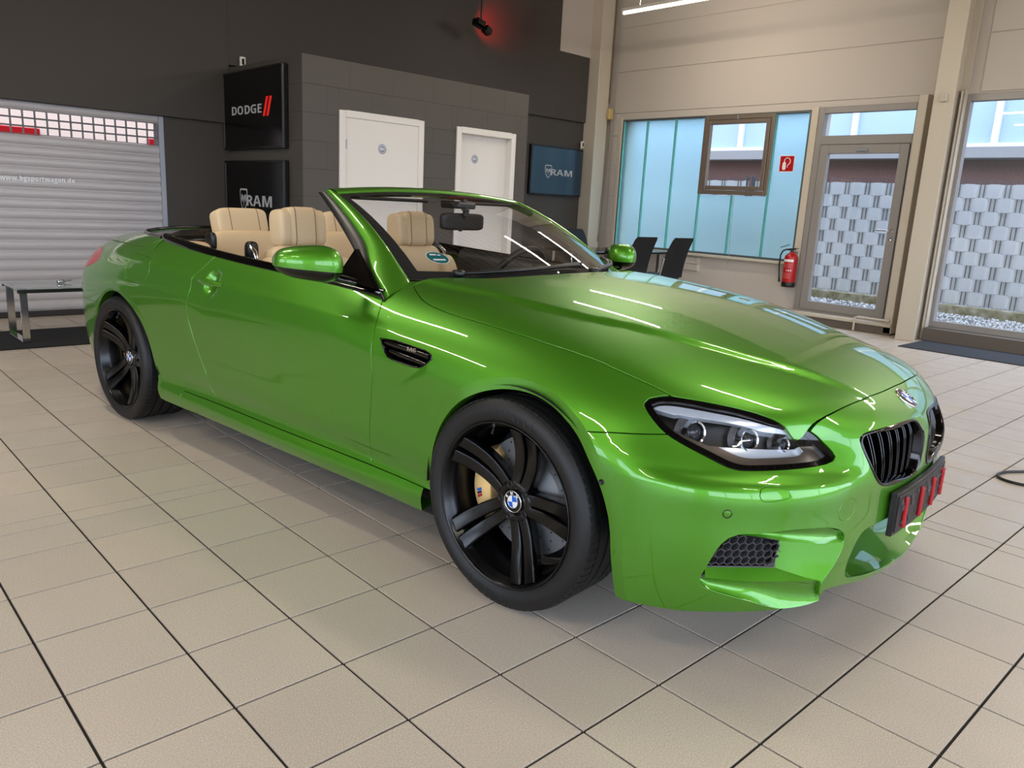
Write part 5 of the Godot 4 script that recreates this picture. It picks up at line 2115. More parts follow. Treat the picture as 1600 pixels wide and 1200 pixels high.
# ---------------------------------------------------------------- screens on the walls
func shield(g: G, x: Transform3D, s: float) -> void:
	# outline of a shield with a horned head inside, in the local xy plane
	var pts := spline_pts(v2([-.5, .62, .0, .66, .5, .62, .5, .1, .36, -.38, .0, -.72, -.36, -.38, -.5, .1]), 4)
	var a := PackedVector2Array(); var b := PackedVector2Array()
	for p in pts:
		a.append(p * s)
		b.append(p * s * .84)
	for k in a.size():
		var k1 := (k + 1) % a.size()
		g.quad(x * Vector3(a[k].x, a[k].y, 0), x * Vector3(a[k1].x, a[k1].y, 0), x * Vector3(b[k1].x, b[k1].y, .0015), x * Vector3(b[k].x, b[k].y, .0015))
	for m in [-1.0, 1.0]:
		for q in [[.0, -.52, .07, .14, .0, .20, .0, .2], [.06, .22, .30, .34, .36, .02, .20, -.18], [.16, .16, .26, .18, .26, .02, .18, .02]]:
			var pl := PackedVector2Array()
			for k in range(0, q.size(), 2): pl.append(Vector2(q[k] * m, q[k + 1]) * s)
			g.flat(x * Vector3(pl[0].x, pl[0].y, .001), x * Vector3(pl[1].x, pl[1].y, .001), x * Vector3(pl[2].x, pl[2].y, .001))
			g.flat(x * Vector3(pl[0].x, pl[0].y, .001), x * Vector3(pl[2].x, pl[2].y, .001), x * Vector3(pl[3].x, pl[3].y, .001))

func wall_tv(label: String, at: Vector3, turn: float, w: float, h: float, logo: String, glow: Material) -> void:
	# local +z is the way the screen faces; at is the middle of its back
	var t := thing("wall_tv", label, "television", at, turn, "screens on the dark walls")
	var g := G.new()
	g.box(Vector3(-w / 2, -h / 2, 0.0), Vector3(w / 2, h / 2, .055), .006)
	obj("body", g, M.tv_black, t)
	g = G.new()
	var b := .022
	for r in [[-w / 2, -h / 2, w / 2, -h / 2 + b], [-w / 2, h / 2 - b, w / 2, h / 2], [-w / 2, -h / 2 + b, -w / 2 + b, h / 2 - b], [w / 2 - b, -h / 2 + b, w / 2, h / 2 - b]]:
		g.box(Vector3(r[0], r[1], .054), Vector3(r[2], r[3], .064), .003)
	obj("bezel", g, M.tv_black, t)
	g = G.new()
	g.quad(Vector3(-w / 2 + b, -h / 2 + b, .057), Vector3(w / 2 - b, -h / 2 + b, .057), Vector3(w / 2 - b, h / 2 - b, .057), Vector3(-w / 2 + b, h / 2 - b, .057))
	obj("screen", g, glow, t)
	if logo == "DODGE":
		var m := mesh_node("screen_logo", text_mesh("DODGE", .145, .001), M.logo_grey, t)
		m.position = Vector3(-.12, .0, .0585)
		m.scale = Vector3(1.42, .80, 1)
		g = G.new()
		for k in 2:
			var x := .245 + k * .075
			g.quad(Vector3(x, -.075, .0585), Vector3(x + .048, -.075, .0585), Vector3(x + .125, .105, .0585), Vector3(x + .077, .105, .0585))
		obj("screen_stripes", g, M.logo_red, t)
	else:
		var m := mesh_node("screen_logo", text_mesh("RAM", .175 * w / 1.33, .001), M.logo_grey, t)
		m.position = Vector3(.12, -.02, .0585) * Vector3(w / 1.33, 1, 1)
		m.scale = Vector3(1.60, .85, 1)
		g = G.new()
		shield(g, Transform3D(Basis(), Vector3(-.225 * w / 1.33, -.01, .0585)), .165 * w / 1.33)
		obj("screen_shield", g, M.logo_grey, t)

func build_things() -> void:
	var zc := (-6.12 - 4.79) / 2
	wall_tv("black wall screen with a white word and two red slashes, above the other screen", Vector3(3.598, 2.07, zc), -PI / 2, 1.33, .76, "DODGE", M.screen_black)
	wall_tv("black wall screen showing a grey shield logo, hanging behind the car seats", Vector3(3.598, 1.20, zc), -PI / 2, 1.33, .76, "RAM", M.screen_black)
	wall_tv("dark blue wall screen with white shield logo beside the cream column", Vector3(8.62, 1.80, WALL_Z + .002), 0, 1.10, .70, "RAM", M.screen_blue)
	# small players above the screens
	for q in [[Vector3(3.745, 2.60, WALL_Z + .056), "small white media box on dark wall above the stacked screens", Vector3(3.70, 2.45, WALL_Z + .07)], [Vector3(9.13, 2.225, WALL_Z + .056), "small white media box above the dark blue screen", Vector3(9.10, 2.15, WALL_Z + .07)]]:
		var t := thing("media_box", q[1], "box", q[0], 0, "media boxes by the screens")
		var g := G.new()
		g.box(Vector3(-.030, -.05, 0), Vector3(.030, .05, .03), .006)
		obj("case", g, M.white_paint, t)
		g = G.new()
		g.box(Vector3(-.014, -.03, .028), Vector3(.014, .03, .033), .003)
		obj("window", g, M.gloss_black, t)
		g = G.new()
		var e: Vector3 = q[2] - q[0]
		g.tube([Vector3(-.01, -.05, .012), Vector3(-.03, -.075, .014), e + Vector3(0, .04, 0), e], .004, 6)
		obj("cable", g, M.white_paint, t)
	# hanging stage light with a red glow
	var sl := thing("stage_light", "small black stage light with red glow hanging before dark wall", "spotlight", Vector3(6.72, 3.42, -5.70))
	var g := G.new()
	g.tube([Vector3(-.03, .06, 0), Vector3(-.03, CEIL - 3.42, 0)], .010, 8)
	obj("rod", g, M.satin_black, sl)
	g = G.new()
	g.box(Vector3(-.14, -.02, -.06), Vector3(.02, .07, .06), .02, Transform3D(Basis(Vector3(0, 0, 1), -.25), Vector3(-.01, 0, 0)))
	g.box(Vector3(.0, -.05, -.055), Vector3(.13, .05, .055), .025, Transform3D(Basis(Vector3(0, 0, 1), -.45), Vector3(.01, .01, 0)))
	obj("housing", g, M.gloss_black, sl)
	g = G.new()
	var lx := Transform3D(Basis(Vector3(1, 0, 0), -PI / 2 + .5), Vector3(.11, .05, -.075))
	g.lathe([Vector2(.0, .004), Vector2(.022, .002), Vector2(.024, -.004)], 20, lx)
	obj("lamp_lens", g, M.red_glow, sl)
	var sp := SpotLight3D.new()
	sp.name = "red_lamp"
	sp.light_color = Color(1.0, .05, .06)
	sp.light_energy = .45
	sp.spot_angle = 40
	sp.spot_angle_attenuation = 1.0
	sp.light_size = .03
	sp.spot_range = 20
	sp.spot_attenuation = 2
	sp.shadow_enabled = true
	sp.position = Vector3(.13, .07, -.09)
	sl.add_child(sp)
	sp.basis = Basis.looking_at(Vector3(1.15, .33, -1.0))
	# ceiling tubes
	for q in [[7.75, -3.55, "hanging fluorescent tube light before the beige wall above the frosted window"], [5.45, -1.95, ""], [3.45, 1.30, ""], [8.0, 1.75, ""], [.8, -2.45, ""], [-1.3, -2.75, ""], [-1.7, 1.0, ""], [1.0, 4.6, ""], [4.6, 4.3, ""], [7.6, 4.8, ""], [-3.5, -.9, ""]]:
		tube_light(Vector3(q[0], 3.6, q[1]), q[2])
	# floor mats
	g = G.new()
	g.box(Vector3(-1.6, 0.0005, -5.38), Vector3(3.3, .010, -4.52), .003)
	tag(obj("door_mat", g, M.mat_black), "long black mat on the tiles before the roller shutter", "mat")
	g = G.new()
	g.box(Vector3(8.66, .0005, -.86), Vector3(9.42, .010, 3.3), .003)
	tag(obj("floor_mat", g, M.mat_grey), "dark grey mat along the large window by the column", "mat")
	glass_table()
	# metal ornament on the glass table
	var orn := thing("table_ornament", "small metal model lying on the glass table", "ornament", Vector3(1.63, .4545, -4.95), .5)
	g = G.new()
	g.puff(Vector3(-.03, .014, 0), Vector3(.03, .014, .02), .6, .6)
	obj("body", g, M.chrome, orn)
	g = G.new()
	g.tube([Vector3(-.01, .012, 0), Vector3(.07, .022, .01)], [.011, .006], 8)
	obj("arm", g, M.satin_grey, orn)
	# meeting table and chairs by the window
	var mt := thing("meeting_table", "dark meeting table beneath the frosted window behind the car", "table", Vector3(8.45, 0, -4.85))
	g = G.new()
	g.box(Vector3(-.85, .700, -.42), Vector3(.85, .735, .42), .008)
	obj("table_top", g, M.table_dark, mt)
	for sx in [-.75, .75]:
		for szz in [-.34, .34]:
			g = G.new()
			g.box(Vector3(sx - .025, 0, szz - .025), Vector3(sx + .025, .70, szz + .025), .004)
			obj("leg", g, M.chrome, mt)
	chair(Vector3(7.93, 0, -4.13), PI, "black cantilever chair at meeting table, the one farther from the extinguisher")
	chair(Vector3(8.58, 0, -4.03), PI, "black cantilever chair at meeting table, the one nearer the extinguisher")
	chair(Vector3(8.90, 0, -5.52), 0.12, "black cantilever chair on the far side of meeting table by the column")
	extinguisher()
	# cable on the floor
	g = G.new()
	var path := []
	for q in [[5.6, 1.75], [5.25, 1.62], [4.95, 1.45], [4.74, 1.335], [4.64, 1.275], [4.55, 1.255], [4.49, 1.275], [4.46, 1.33], [4.47, 1.41], [4.55, 1.52], [4.75, 1.72], [5.05, 2.0], [5.5, 2.3]]:
		path.append(Vector3(q[0], .008, q[1]))
	var sm := []
	for k in path.size() - 1:
		for s in 5:
			sm.append((path[k] as Vector3).cubic_interpolate(path[k + 1], path[maxi(k - 1, 0)], path[mini(k + 2, path.size() - 1)], s / 5.0))
	g.tube(sm, .0075, 8)
	tag(obj("cable", g, M.satin_black), "black cable lying in a loop on the floor tiles", "cable")
	# conduit, junction box and hanging cords in the corner
	var cd := thing("conduit", "cream conduit with junction box and loose cords on corner column", "pipe", Vector3(9.47, 0, -5.86))
	g = G.new()
	g.tube([Vector3(-.012, 2.85, -.02), Vector3(-.012, CEIL - .02, -.02)], .012, 8)
	obj("pipe", g, M.brown_pipe, cd)
	g = G.new()
	g.box(Vector3(-.05, 2.62, -.03), Vector3(.04, 2.78, .03), .008)
	obj("junction_box", g, M.yellow_plastic, cd)
	for k in 2:
		g = G.new()
		var p := []
		for s in 15:
			var t := s / 14.0
			p.append(Vector3(-.03 - .10 * t + (.05 if k else .0) * sin(t * PI), lerpf(2.62, .78, t), .035 + .012 * sin(t * 7.0 + k)))
		g.tube(p, .004, 6)
		obj("cord", g, M.brown_pipe, cd)
	# vent grille low on the window wall
	var vg := thing("wall_vent", "small beige vent flap low on wall beneath the frosted window", "vent", Vector3(9.585, .58, -4.21))
	g = G.new()
	g.box(Vector3(-.012, -.10, -.135), Vector3(.014, .10, .135), .004)
	obj("frame", g, M.cream_paint, vg)
	for k in 2:
		g = G.new()
		g.box(Vector3(-.03, -.09 + k * .095, -.12), Vector3(-.008, -.005 + k * .095, .12), .004, Transform3D(Basis(Vector3(0, 0, 1), .12)))
		obj("flap", g, M.beige, vg)
	var sg := thing("column_socket", "small grey switch box high on the cream column", "switch", Vector3(9.199, 2.62, -1.0))
	g = G.new()
	g.box(Vector3(-.03, -.04, -.04), Vector3(.0, .04, .04), .006)
	obj("case", g, M.cream_paint, sg)
	g = G.new()
	g.box(Vector3(-.035, -.02, -.02), Vector3(-.028, .02, .02), .003)
	obj("rocker", g, M.beige, sg)

func tube_light(at: Vector3, label: String) -> void:
	var t := thing("tube_light", label if label else "ceiling tube light that shows as a mirrored streak on green paint", "lamp", at, 0, "tube lights under the ceiling")
	var g := G.new()
	g.box(Vector3(-.030, .018, -.76), Vector3(.030, .055, .76), .004)
	obj("tray", g, M.white_paint, t)
	g = G.new()
	g.tube([Vector3(0, 0, -.735), Vector3(0, 0, .735)], .014, 10)
	obj("tube", g, M.tube_glow, t)
	g = G.new()
	for z in [-.75, .75]: g.box(Vector3(-.018, -.016, z - .012), Vector3(.018, .03, z + .012), .004)
	obj("end_caps", g, M.white_paint, t)
	g = G.new()
	for z in [-.5, .5]: g.tube([Vector3(0, .05, z), Vector3(0, CEIL - at.y, z)], .003, 5)
	obj("hanger", g, M.satin_grey, t)
	for q in [[-.8, -.6, .62], [.8, -.6, .62], [0.0, 1.0, .45]]:
		var l := AreaLight3D.new()
		l.name = "tube_area"
		l.area_size = Vector2(.028, 1.46)
		l.light_color = Color(1.0, .955, .89)
		l.light_energy = TUBE_ENERGY * q[2]
		l.area_range = 30.0
		l.area_attenuation = 2.0
		l.shadow_enabled = true
		t.add_child(l, true)
		var d := Vector3(q[0], q[1], 0)
		l.transform = Transform3D(Basis(Vector3(0, 0, 1).cross(d), Vector3(0, 0, 1), -d).orthonormalized(), d * .017 if q[1] < 0 else Vector3(0, .066, 0))

func chair(at: Vector3, turn: float, label: String) -> void:
	# faces local +z
	var c := thing("cantilever_chair", label, "chair", at, turn, "black chairs round the meeting table")
	var g := G.new()
	var rows := []
	for k in 15:
		var t := k / 14.0
		var y := lerpf(.44, .97, t)
		var z := -.20 - .13 * t * t - .03 * t
		var w := .225 * (1.0 - .10 * t * t) * (1.0 if t < .93 else sqrt(maxf(1.0 - pow((t - .93) / .075, 2.0), .0)) * .12 + .88)
		rows.append(PackedVector3Array([Vector3(-w, y, z - .012), Vector3(-w - .006, y, z), Vector3(-w, y, z + .018), Vector3(0, y, z + .012), Vector3(w, y, z + .018), Vector3(w + .006, y, z), Vector3(w, y, z - .012), Vector3(0, y, z - .018)]))
	g.grid(rows, false, true, true)
	for e in [rows[0], rows[14]]:
		for k in range(1, 7): g.flat(e[0], e[k], e[k + 1])
	obj("backrest", g, M.chair_black, c)
	g = G.new()
	g.puff(Vector3(0, .445, .03), Vector3(.225, .035, .24), .4, .3)
	obj("seat", g, M.chair_black, c)
	for s in [-1.0, 1.0]:
		g = G.new()
		g.tube([Vector3(.235 * s, .70, -.235), Vector3(.24 * s, .45, -.19), Vector3(.24 * s, .43, .10), Vector3(.24 * s, .41, .22), Vector3(.24 * s, .06, .26), Vector3(.24 * s, .013, .22), Vector3(.24 * s, .013, -.26)], .0125, 8)
		obj("leg_frame", g, M.chrome, c)
	g = G.new()
	g.tube([Vector3(-.24, .013, -.26), Vector3(.24, .013, -.26)], .0125, 8)
	obj("cross_bar", g, M.chrome, c)

func glass_table() -> void:
	var t := thing("glass_table", "low glass table on flat chrome legs in front of roller shutter", "table", Vector3(1.24, 0, -5.22))
	var g := G.new()
	g.box(Vector3(-.02, .440, -.03), Vector3(1.15, .452, .56), .002)
	obj("glass_top", g, M.table_glass, t)
	for x in [.02, 1.05]:
		g = G.new()
		var w := .055
		for z in [.0, .48]: g.box(Vector3(x, .012, z), Vector3(x + w, .43, z + .012), .002)
		g.box(Vector3(x, .428, .0), Vector3(x + w, .440, .492), .002)
		g.box(Vector3(x, .0105, .0), Vector3(x + w, .020, .492), .002)
		obj("leg_frame", g, M.chrome, t)
	g = G.new()
	g.box(Vector3(.0, .41, .53), Vector3(1.13, .438, .545), .002)
	g.box(Vector3(.0, .41, -.015), Vector3(1.13, .438, .0), .002)
	obj("rail", g, M.satin_black, t)

func extinguisher() -> void:
	var e := thing("fire_extinguisher", "red fire extinguisher with black hose hanging beside glazed door", "extinguisher", Vector3(9.50, .42, -2.645))
	var g := G.new()
	g.lathe([Vector2(.082, .055), Vector2(.083, .06), Vector2(.083, .37), Vector2(.078, .40), Vector2(.055, .425), Vector2(.028, .435), Vector2(.026, .45)], 32)
	obj("cylinder", g, M.red_paint, e)
	g = G.new()
	g.lathe([Vector2(0, 0), Vector2(.080, 0), Vector2(.085, .006), Vector2(.085, .062), Vector2(.082, .066)], 32)
	obj("foot", g, M.satin_black, e)
	g = G.new()
	g.lathe([Vector2(.0838, .325), Vector2(.0838, .355)], 16, Transform3D(), PI * .72, PI * 1.42)
	for k in 3: g.lathe([Vector2(.0838, .205), Vector2(.0838, .225)], 4, Transform3D(), PI * (.78 + k * .10), PI * (.83 + k * .10))
	obj("label_white", g, M.badge_white, e)
	g = G.new()
	for k in 6: g.lathe([Vector2(.0838, .112 + k * .013), Vector2(.0838, .117 + k * .013)], 8, Transform3D(), PI * .80, PI * (1.15 + .08 * (k % 3)))
	obj("label_print", g, M.label_pink, e)
	g = G.new()
	for k in 4: g.lathe([Vector2(.0838, .25 + k * .015), Vector2(.0838, .255 + k * .015)], 8, Transform3D(), PI * .80, PI * (1.2 + .07 * (k % 2)))
	obj("label_print", g, M.label_pink, e)
	g = G.new()
	g.lathe([Vector2(.020, .45), Vector2(.020, .475), Vector2(.012, .485), Vector2(0, .485)], 16)
	g.box(Vector3(-.012, .476, -.05), Vector3(.012, .492, .05), .004)
	g.box(Vector3(-.008, .475, .02), Vector3(.008, .483, .13), .003, Transform3D(Basis(Vector3(1, 0, 0), -.10), Vector3(0, .01, 0)))
	g.box(Vector3(-.008, .49, .0), Vector3(.008, .498, .13), .003, Transform3D(Basis(Vector3(1, 0, 0), -.34), Vector3(0, -.0, 0) + Vector3(0, .03, -.0)))
	obj("valve_handle", g, M.satin_black, e)
	g = G.new()
	g.tube([Vector3(0, .475, -.03), Vector3(-.005, .478, -.075), Vector3(-.01, .455, -.12), Vector3(-.012, .40, -.145), Vector3(-.012, .28, -.148), Vector3(-.012, .16, -.135), Vector3(-.012, .11, -.128)], .010, 8)
	obj("hose", g, M.satin_black, e)
	g = G.new()
	g.tube([Vector3(-.012, .115, -.129), Vector3(-.012, .055, -.120)], [.011, .016], 10)
	obj("nozzle", g, M.satin_black, e)
	g = G.new()
	g.box(Vector3(.07, .30, -.04), Vector3(.098, .46, .04), .003)
	obj("wall_bracket", g, M.satin_grey, e)
	# sign on the frosted pane
	var s := thing("extinguisher_sign", "square red sign with white extinguisher symbol on frosted glass", "sign", Vector3(9.598, 1.975, -2.925), -PI / 2)
	g = G.new()
	g.box(Vector3(-.105, -.105, -.002), Vector3(.105, .105, .0), 0)
	obj("border", g, M.badge_white, s)
	g = G.new()
	g.box(Vector3(-.095, -.095, -.0005), Vector3(.095, .095, .0015), 0)
	obj("panel", g, M.red_paint, s)
	g = G.new()
	g.prism(spline_pts(v2([-.055, -.07, -.012, -.07, -.012, .0, -.02, .02, -.045, .02, -.055, .0]), 2), .0015, .0025)
	g.prism(PackedVector2Array(v2([-.040, .02, -.028, .02, -.028, .04, -.040, .04])), .0015, .0025)
	var arc := []
	for k in 13:
		var a := lerpf(PI * .95, -PI * .42, k / 12.0)
		arc.append(Vector3(.005 + cos(a) * .042, .028 + sin(a) * .045, .002))
	arc.append(Vector3(.012, -.05, .002))
	g.tube(arc, .0055, 6)
	obj("symbol", g, M.badge_white, s)

# ---------------------------------------------------------------- what shows through the glass
func build_outside() -> void:
	var g := G.new()
	g.box(Vector3(9.9, -.30, -30), Vector3(45, .10, 30))
	g.box(Vector3(-30, -.30, -45), Vector3(9.9, -.06, -6.6))
	g.box(Vector3(-45, -.30, -6.6), Vector3(-6.2, -.06, 40))
	g.box(Vector3(-6.2, -.30, 7.7), Vector3(45, -.06, 40))
	struct("ground", g, M.asphalt)
	# gravel bed: stones in the strip that shows, one field
	var mm := MultiMesh.new()
	mm.transform_format = MultiMesh.TRANSFORM_3D
	mm.use_colors = true
	var st := G.new()
	st.puff(Vector3.ZERO, Vector3(1, .7, .8), .9, .9, Transform3D(), 5, 7)
	mm.mesh = st.mesh()
	mm.instance_count = 9000
	var rng := RandomNumberGenerator.new()
	rng.seed = 5
	for k in mm.instance_count:
		var s := rng.randf_range(.008, .022)
		var b := Basis(Vector3(rng.randf() - .5, rng.randf() - .5, rng.randf() - .5).normalized(), rng.randf() * TAU).scaled(Vector3.ONE * s)
		mm.set_instance_transform(k, Transform3D(b, Vector3(rng.randf_range(9.95, 11.74), .103 + rng.randf() * .012, rng.randf_range(-5.5, 3.2))))
		var c := rng.randf_range(.16, .62)
		mm.set_instance_color(k, Color(c, c * .99, c * .97))
	var gr := MultiMeshInstance3D.new()
	gr.name = "gravel"
	gr.multimesh = mm
	gr.material_override = M.gravel
	add_child(gr)
	tag(gr, "grey gravel strewn along the foot of the fence outside", "gravel")
	gr.set_meta("kind", "stuff")
	# concrete edging with moss
	g = G.new()
	g.box(Vector3(11.74, .05, -8), Vector3(11.92, .235, 6), .01)
	tag(obj("kerb", g, M.mossy), "mossy concrete edging running beneath the woven fence", "kerb")
	# woven fence
	var x := 11.98
	var period := .31
	for f in 3:
		var z0 := -9.4 + f * 4.6; var z1 := z0 + 4.55
		var fe := thing("woven_fence", ["panel of white woven strip fence outside, behind the frosted window", "panel of white woven strip fence outside, behind the glazed door", "panel of white woven strip fence outside, behind the large window"][f], "fence", Vector3(x, 0, 0), 0, "fence panels in the yard")
		var rods := G.new()
		var n := int((z1 - z0) / (period / 6.0))
		for k in n + 1:
			var z := z0 + k * period / 6.0
			rods.box(Vector3(-.004, .22, z - .004), Vector3(.004, 1.93, z + .004))
		obj("rods", rods, M.fence_dark, fe)
		for r in 9:
			var y := .245 + r * .181
			var s := G.new()
			var rows := []
			var m := int((z1 - z0) / .026)
			for k in m + 1:
				var z := lerpf(z0, z1, k / float(m))
				var ph := sin(TAU * z / period + (PI if r % 2 else 0.0))
				var xo := -.013 * clampf(ph * 4.0 + 1.7, -1.0, 1.0)
				var bow := .006 * clampf(ph * 2.0, 0, 1)
				rows.append(PackedVector3Array([Vector3(xo, y - bow, z), Vector3(xo - .001, y + .05, z), Vector3(xo - .001, y + .13, z), Vector3(xo, y + .175 + bow, z)]))
			s.grid(rows)
			obj("woven_strip", s, M.fence_white, fe)
		for z in [z0 + .02, z1 - .03]:
			var p := G.new()
			p.box(Vector3(-.02, .09, z - .02), Vector3(.02, 1.95, z + .02), .003)
			obj("post", p, M.fence_dark, fe)
	# brick hall beyond, with a pale glazed upper storey
	var h := thing("brick_hall", "dark brick hall with pale blue glazed upper storey beyond fence", "building", Vector3(16.0, 0, 0))
	g = G.new()
	g.box(Vector3(0, -.1, -18), Vector3(6, 2.50, 8))
	obj("brick_wall", g, M.brick_far, h)
	g = G.new()
	g.box(Vector3(-.35, 2.50, -18), Vector3(6, 2.70, 8), .01)
	obj("fascia", g, M.fascia, h)
	g = G.new()
	g.box(Vector3(.1, 2.70, -18), Vector3(.14, 6.2, 8))
	obj("glazing", g, M.far_glazing, h)
	for k in 11:
		g = G.new()
		var z := -17.85 + k * 2.56
		g.box(Vector3(.0, 2.70, z - .05), Vector3(.1, 6.2, z + .05), .004)
		obj("mullion", g, M.white_paint, h)
	for y in [2.74, 4.5]:
		g = G.new()
		g.box(Vector3(.02, y - .05, -18), Vector3(.1, y + .05, 8), .004)
		obj("transom", g, M.white_paint, h)
	for q in [[-6.9, -6.1, .9, 2.0], [-3.4, -2.3, .9, 2.05]]:
		g = G.new()
		g.box(Vector3(-.01, q[2], q[0]), Vector3(.05, q[3], q[1]), .004)
		obj("window", g, M.gloss_black, h)
	# house front seen through the slots of the shutter
	var hs := thing("street_front", "pale house front with red car-height band seen through shutter slots", "building", Vector3(0, 0, -11.0))
	g = G.new()
	g.box(Vector3(-8, 0, -.5), Vector3(14, 6, 0))
	obj("wall", g, M.pink_plaster, hs)
	g = G.new()
	for k in 7: g.box(Vector3(-6 + k * 2.6, 1.5, -.02), Vector3(-4.9 + k * 2.6, 2.0, .05), .01)
	obj("signs", g, M.red_paint, hs)

const TUBE_ENERGY := 2.5

func materials() -> void:
	var p := mat(Color(.30, .565, .095), .42, .70, "green_paint")
	p.clearcoat_enabled = true
	p.clearcoat = 1.0
	p.clearcoat_roughness = .02
	M.paint = p
	M.gloss_black = mat(Color(.012, .012, .013), .08, 0, "gloss_black")
	M.satin_black = mat(Color(.045, .045, .047), .38, 0, "satin_black")
	M.black = mat(Color(.02, .02, .02), .8, 0, "matt_black")
	M.wheel_black = mat(Color(.028, .028, .032), .24, .2, "wheel_black")
	M.rubber = mat(Color(.040, .040, .042), .55, 0, "rubber")
	M.rubber_text = mat(Color(.11, .11, .11), .7, 0, "rubber_lettering")
	M.dark_plastic = mat(Color(.05, .05, .055), .4, 0, "dark_plastic")
	M.grey_plastic = mat(Color(.22, .22, .23), .45, 0, "grey_plastic")
	M.grille_black = mat(Color(.30, .28, .30), .45, 0, "grille")
	M.plate_black = mat(Color(.10, .10, .10), .5, 0, "plate")
	M.red_plastic = mat(Color(.66, .05, .08), .4, 0, "red_plastic")
	M.red_lens = mat(Color(.62, .03, .05), .08, 0, "red_lens")
	M.chrome = mat(Color(.86, .86, .87), .12, 1.0, "chrome")
	M.mirror = mat(Color(.9, .9, .9), .02, 1.0, "mirror")
	M.lamp_silver = mat(Color(.76, .79, .83), .2, .35, "lamp_silver")
	M.projector = mat(Color(.16, .17, .19), .04, .3, "projector_glass")
	var lg := mat(Color(.5, .5, .5, .015), .02, 0, "lamp_glass")
	lg.transparency = BaseMaterial3D.TRANSPARENCY_ALPHA
	M.lamp_glass = lg
	var wg := mat(Color(.05, .06, .05, .14), .01, 0, "screen_glass")
	wg.transparency = BaseMaterial3D.TRANSPARENCY_ALPHA
	M.screen_glass = wg
	M.tan = mat(Color(.81, .71, .56), .48, 0, "tan_leather")
	M.tan_dark = mat(Color(.50, .38, .24), .6, 0, "tan_stitching")
	M.dark_leather = mat(Color(.085, .078, .075), .45, 0, "dark_leather")
	M.tonneau = mat(Color(.055, .045, .042), .22, 0, "soft_top_cover")
	M.badge_blue = mat(Color(.10, .35, .72), .2, 0, "badge_blue")
	M.badge_white = mat(Color(.88, .88, .88), .25, 0, "badge_white")
	M.navy = mat(Color(.05, .07, .25), .3, 0, "navy")
	M.sticker_teal = mat(Color(.05, .38, .38), .4, 0, "sticker_teal")
	M.disc_grey = mat(Color(.50, .50, .50), .55, .5, "brake_disc")
	M.grout = mat(Color(.14, .125, .11), .9, 0, "grout")
	M.tiles = []
	var speck := noise_tex(512, .30, 3, Color(.72, .72, .72), Color(1, 1, 1), 3)
	var blot := noise_tex(256, .012, 9, Color(.45, .45, .45), Color(.75, .75, .75), 4)
	for k in 4:
		var tm := mat([Color(.885, .825, .75), Color(.87, .81, .735), Color(.893, .83, .75), Color(.875, .82, .745)][k], .5, 0, "floor_tile")
		tm.albedo_texture = speck
		triplanar(tm, 1.3)
		tm.roughness = .62
		tm.roughness_texture = blot
		M.tiles.append(tm)
	M.beige = mat(Color(.72, .685, .645), .7, 0, "beige_paint")
	M.cream_paint = mat(Color(.74, .70, .63), .45, 0, "cream_paint")
	M.light_wall = mat(Color(.80, .78, .74), .8, 0, "light_wall")
	M.ceiling = mat(Color(.36, .32, .28), .9, 0, "ceiling")
	M.dark_wall = mat(Color(.255, .235, .215), .75, 0, "dark_wall")
	M.block_paint = mat(Color(.285, .265, .24), .6, 0, "dark_block")
	M.brown_stone = mat(Color(.36, .32, .28), .6, 0, "brown_stone")
	M.alu = mat(Color(.54, .52, .50), .4, .1, "grey_frame")
	M.dark_alu = mat(Color(.33, .35, .35), .4, .2, "dark_frame")
	M.bronze_alu = mat(Color(.48, .43, .38), .38, .4, "bronze_frame")
	M.satin_grey = mat(Color(.55, .56, .58), .4, .3, "satin_grey")
	M.white_paint = mat(Color(.84, .82, .79), .4, 0, "white_paint")
	M.shutter = mat(Color(.70, .68, .68), .42, .1, "shutter")
	M.shutter_dark = mat(Color(.42, .41, .42), .5, .1, "shutter_frame")
	M.dark_rubber = mat(Color(.16, .14, .13), .7, 0, "dark_rubber")
	M.sign_grey = mat(Color(.50, .52, .60), .4, 0, "sign_grey")
	M.tv_black = mat(Color(.05, .05, .055), .3, 0, "tv_black")
	M.screen_black = mat(Color(.02, .02, .02), .18, 0, "screen_black")
	M.screen_blue = mat(Color(.05, .085, .12), .18, 0, "screen_blue")
	M.screen_blue.emission_enabled = true
	M.screen_blue.emission = Color(.10, .17, .22)
	M.screen_blue.emission_energy_multiplier = .35
	for q in [["logo_grey", Color(.50, .50, .50), .25], ["logo_red", Color(.70, .10, .08), .45]]:
		var lm := mat(q[1], .5, 0, q[0])
		lm.emission_enabled = true
		lm.emission = q[1]
		lm.emission_energy_multiplier = q[2]
		M[q[0]] = lm
	var rg := mat(Color(.9, .1, .1), .3, 0, "red_glow")
	rg.emission_enabled = true
	rg.emission = Color(1, .06, .06)
	rg.emission_energy_multiplier = 3.0
	M.red_glow = rg
	var tg := mat(Color(1, 1, 1), .4, 0, "tube_glow")
	tg.emission_enabled = true
	tg.emission = Color(1.0, .94, .84)
	tg.emission_energy_multiplier = 6.0
	M.tube_glow = tg
	var pn := mat(Color(.96, 1, 1, .03), .0, 0, "window_pane")
	pn.transparency = BaseMaterial3D.TRANSPARENCY_ALPHA
	M.pane = pn
	var pm := mat(Color(.90, .97, 1, .05), .0, 0, "large_pane")
	pm.transparency = BaseMaterial3D.TRANSPARENCY_ALPHA
	M.pane_mirror = pm
	var cg := mat(Color(.86, 1.0, 1.0, .03), .46, 0, "channel_glass")
	cg.refraction_enabled = true
	cg.refraction_scale = .05
	M.channel_glass = cg
	M.glass_edge = mat(Color(.36, .66, .62), .25, 0, "glass_edge")
	M.mat_black = mat(Color(.045, .042, .042), .95, 0, "mat_black")
	M.mat_grey = mat(Color(.17, .18, .20), .95, 0, "mat_grey")
	M.table_dark = mat(Color(.06, .06, .065), .15, 0, "table_dark")
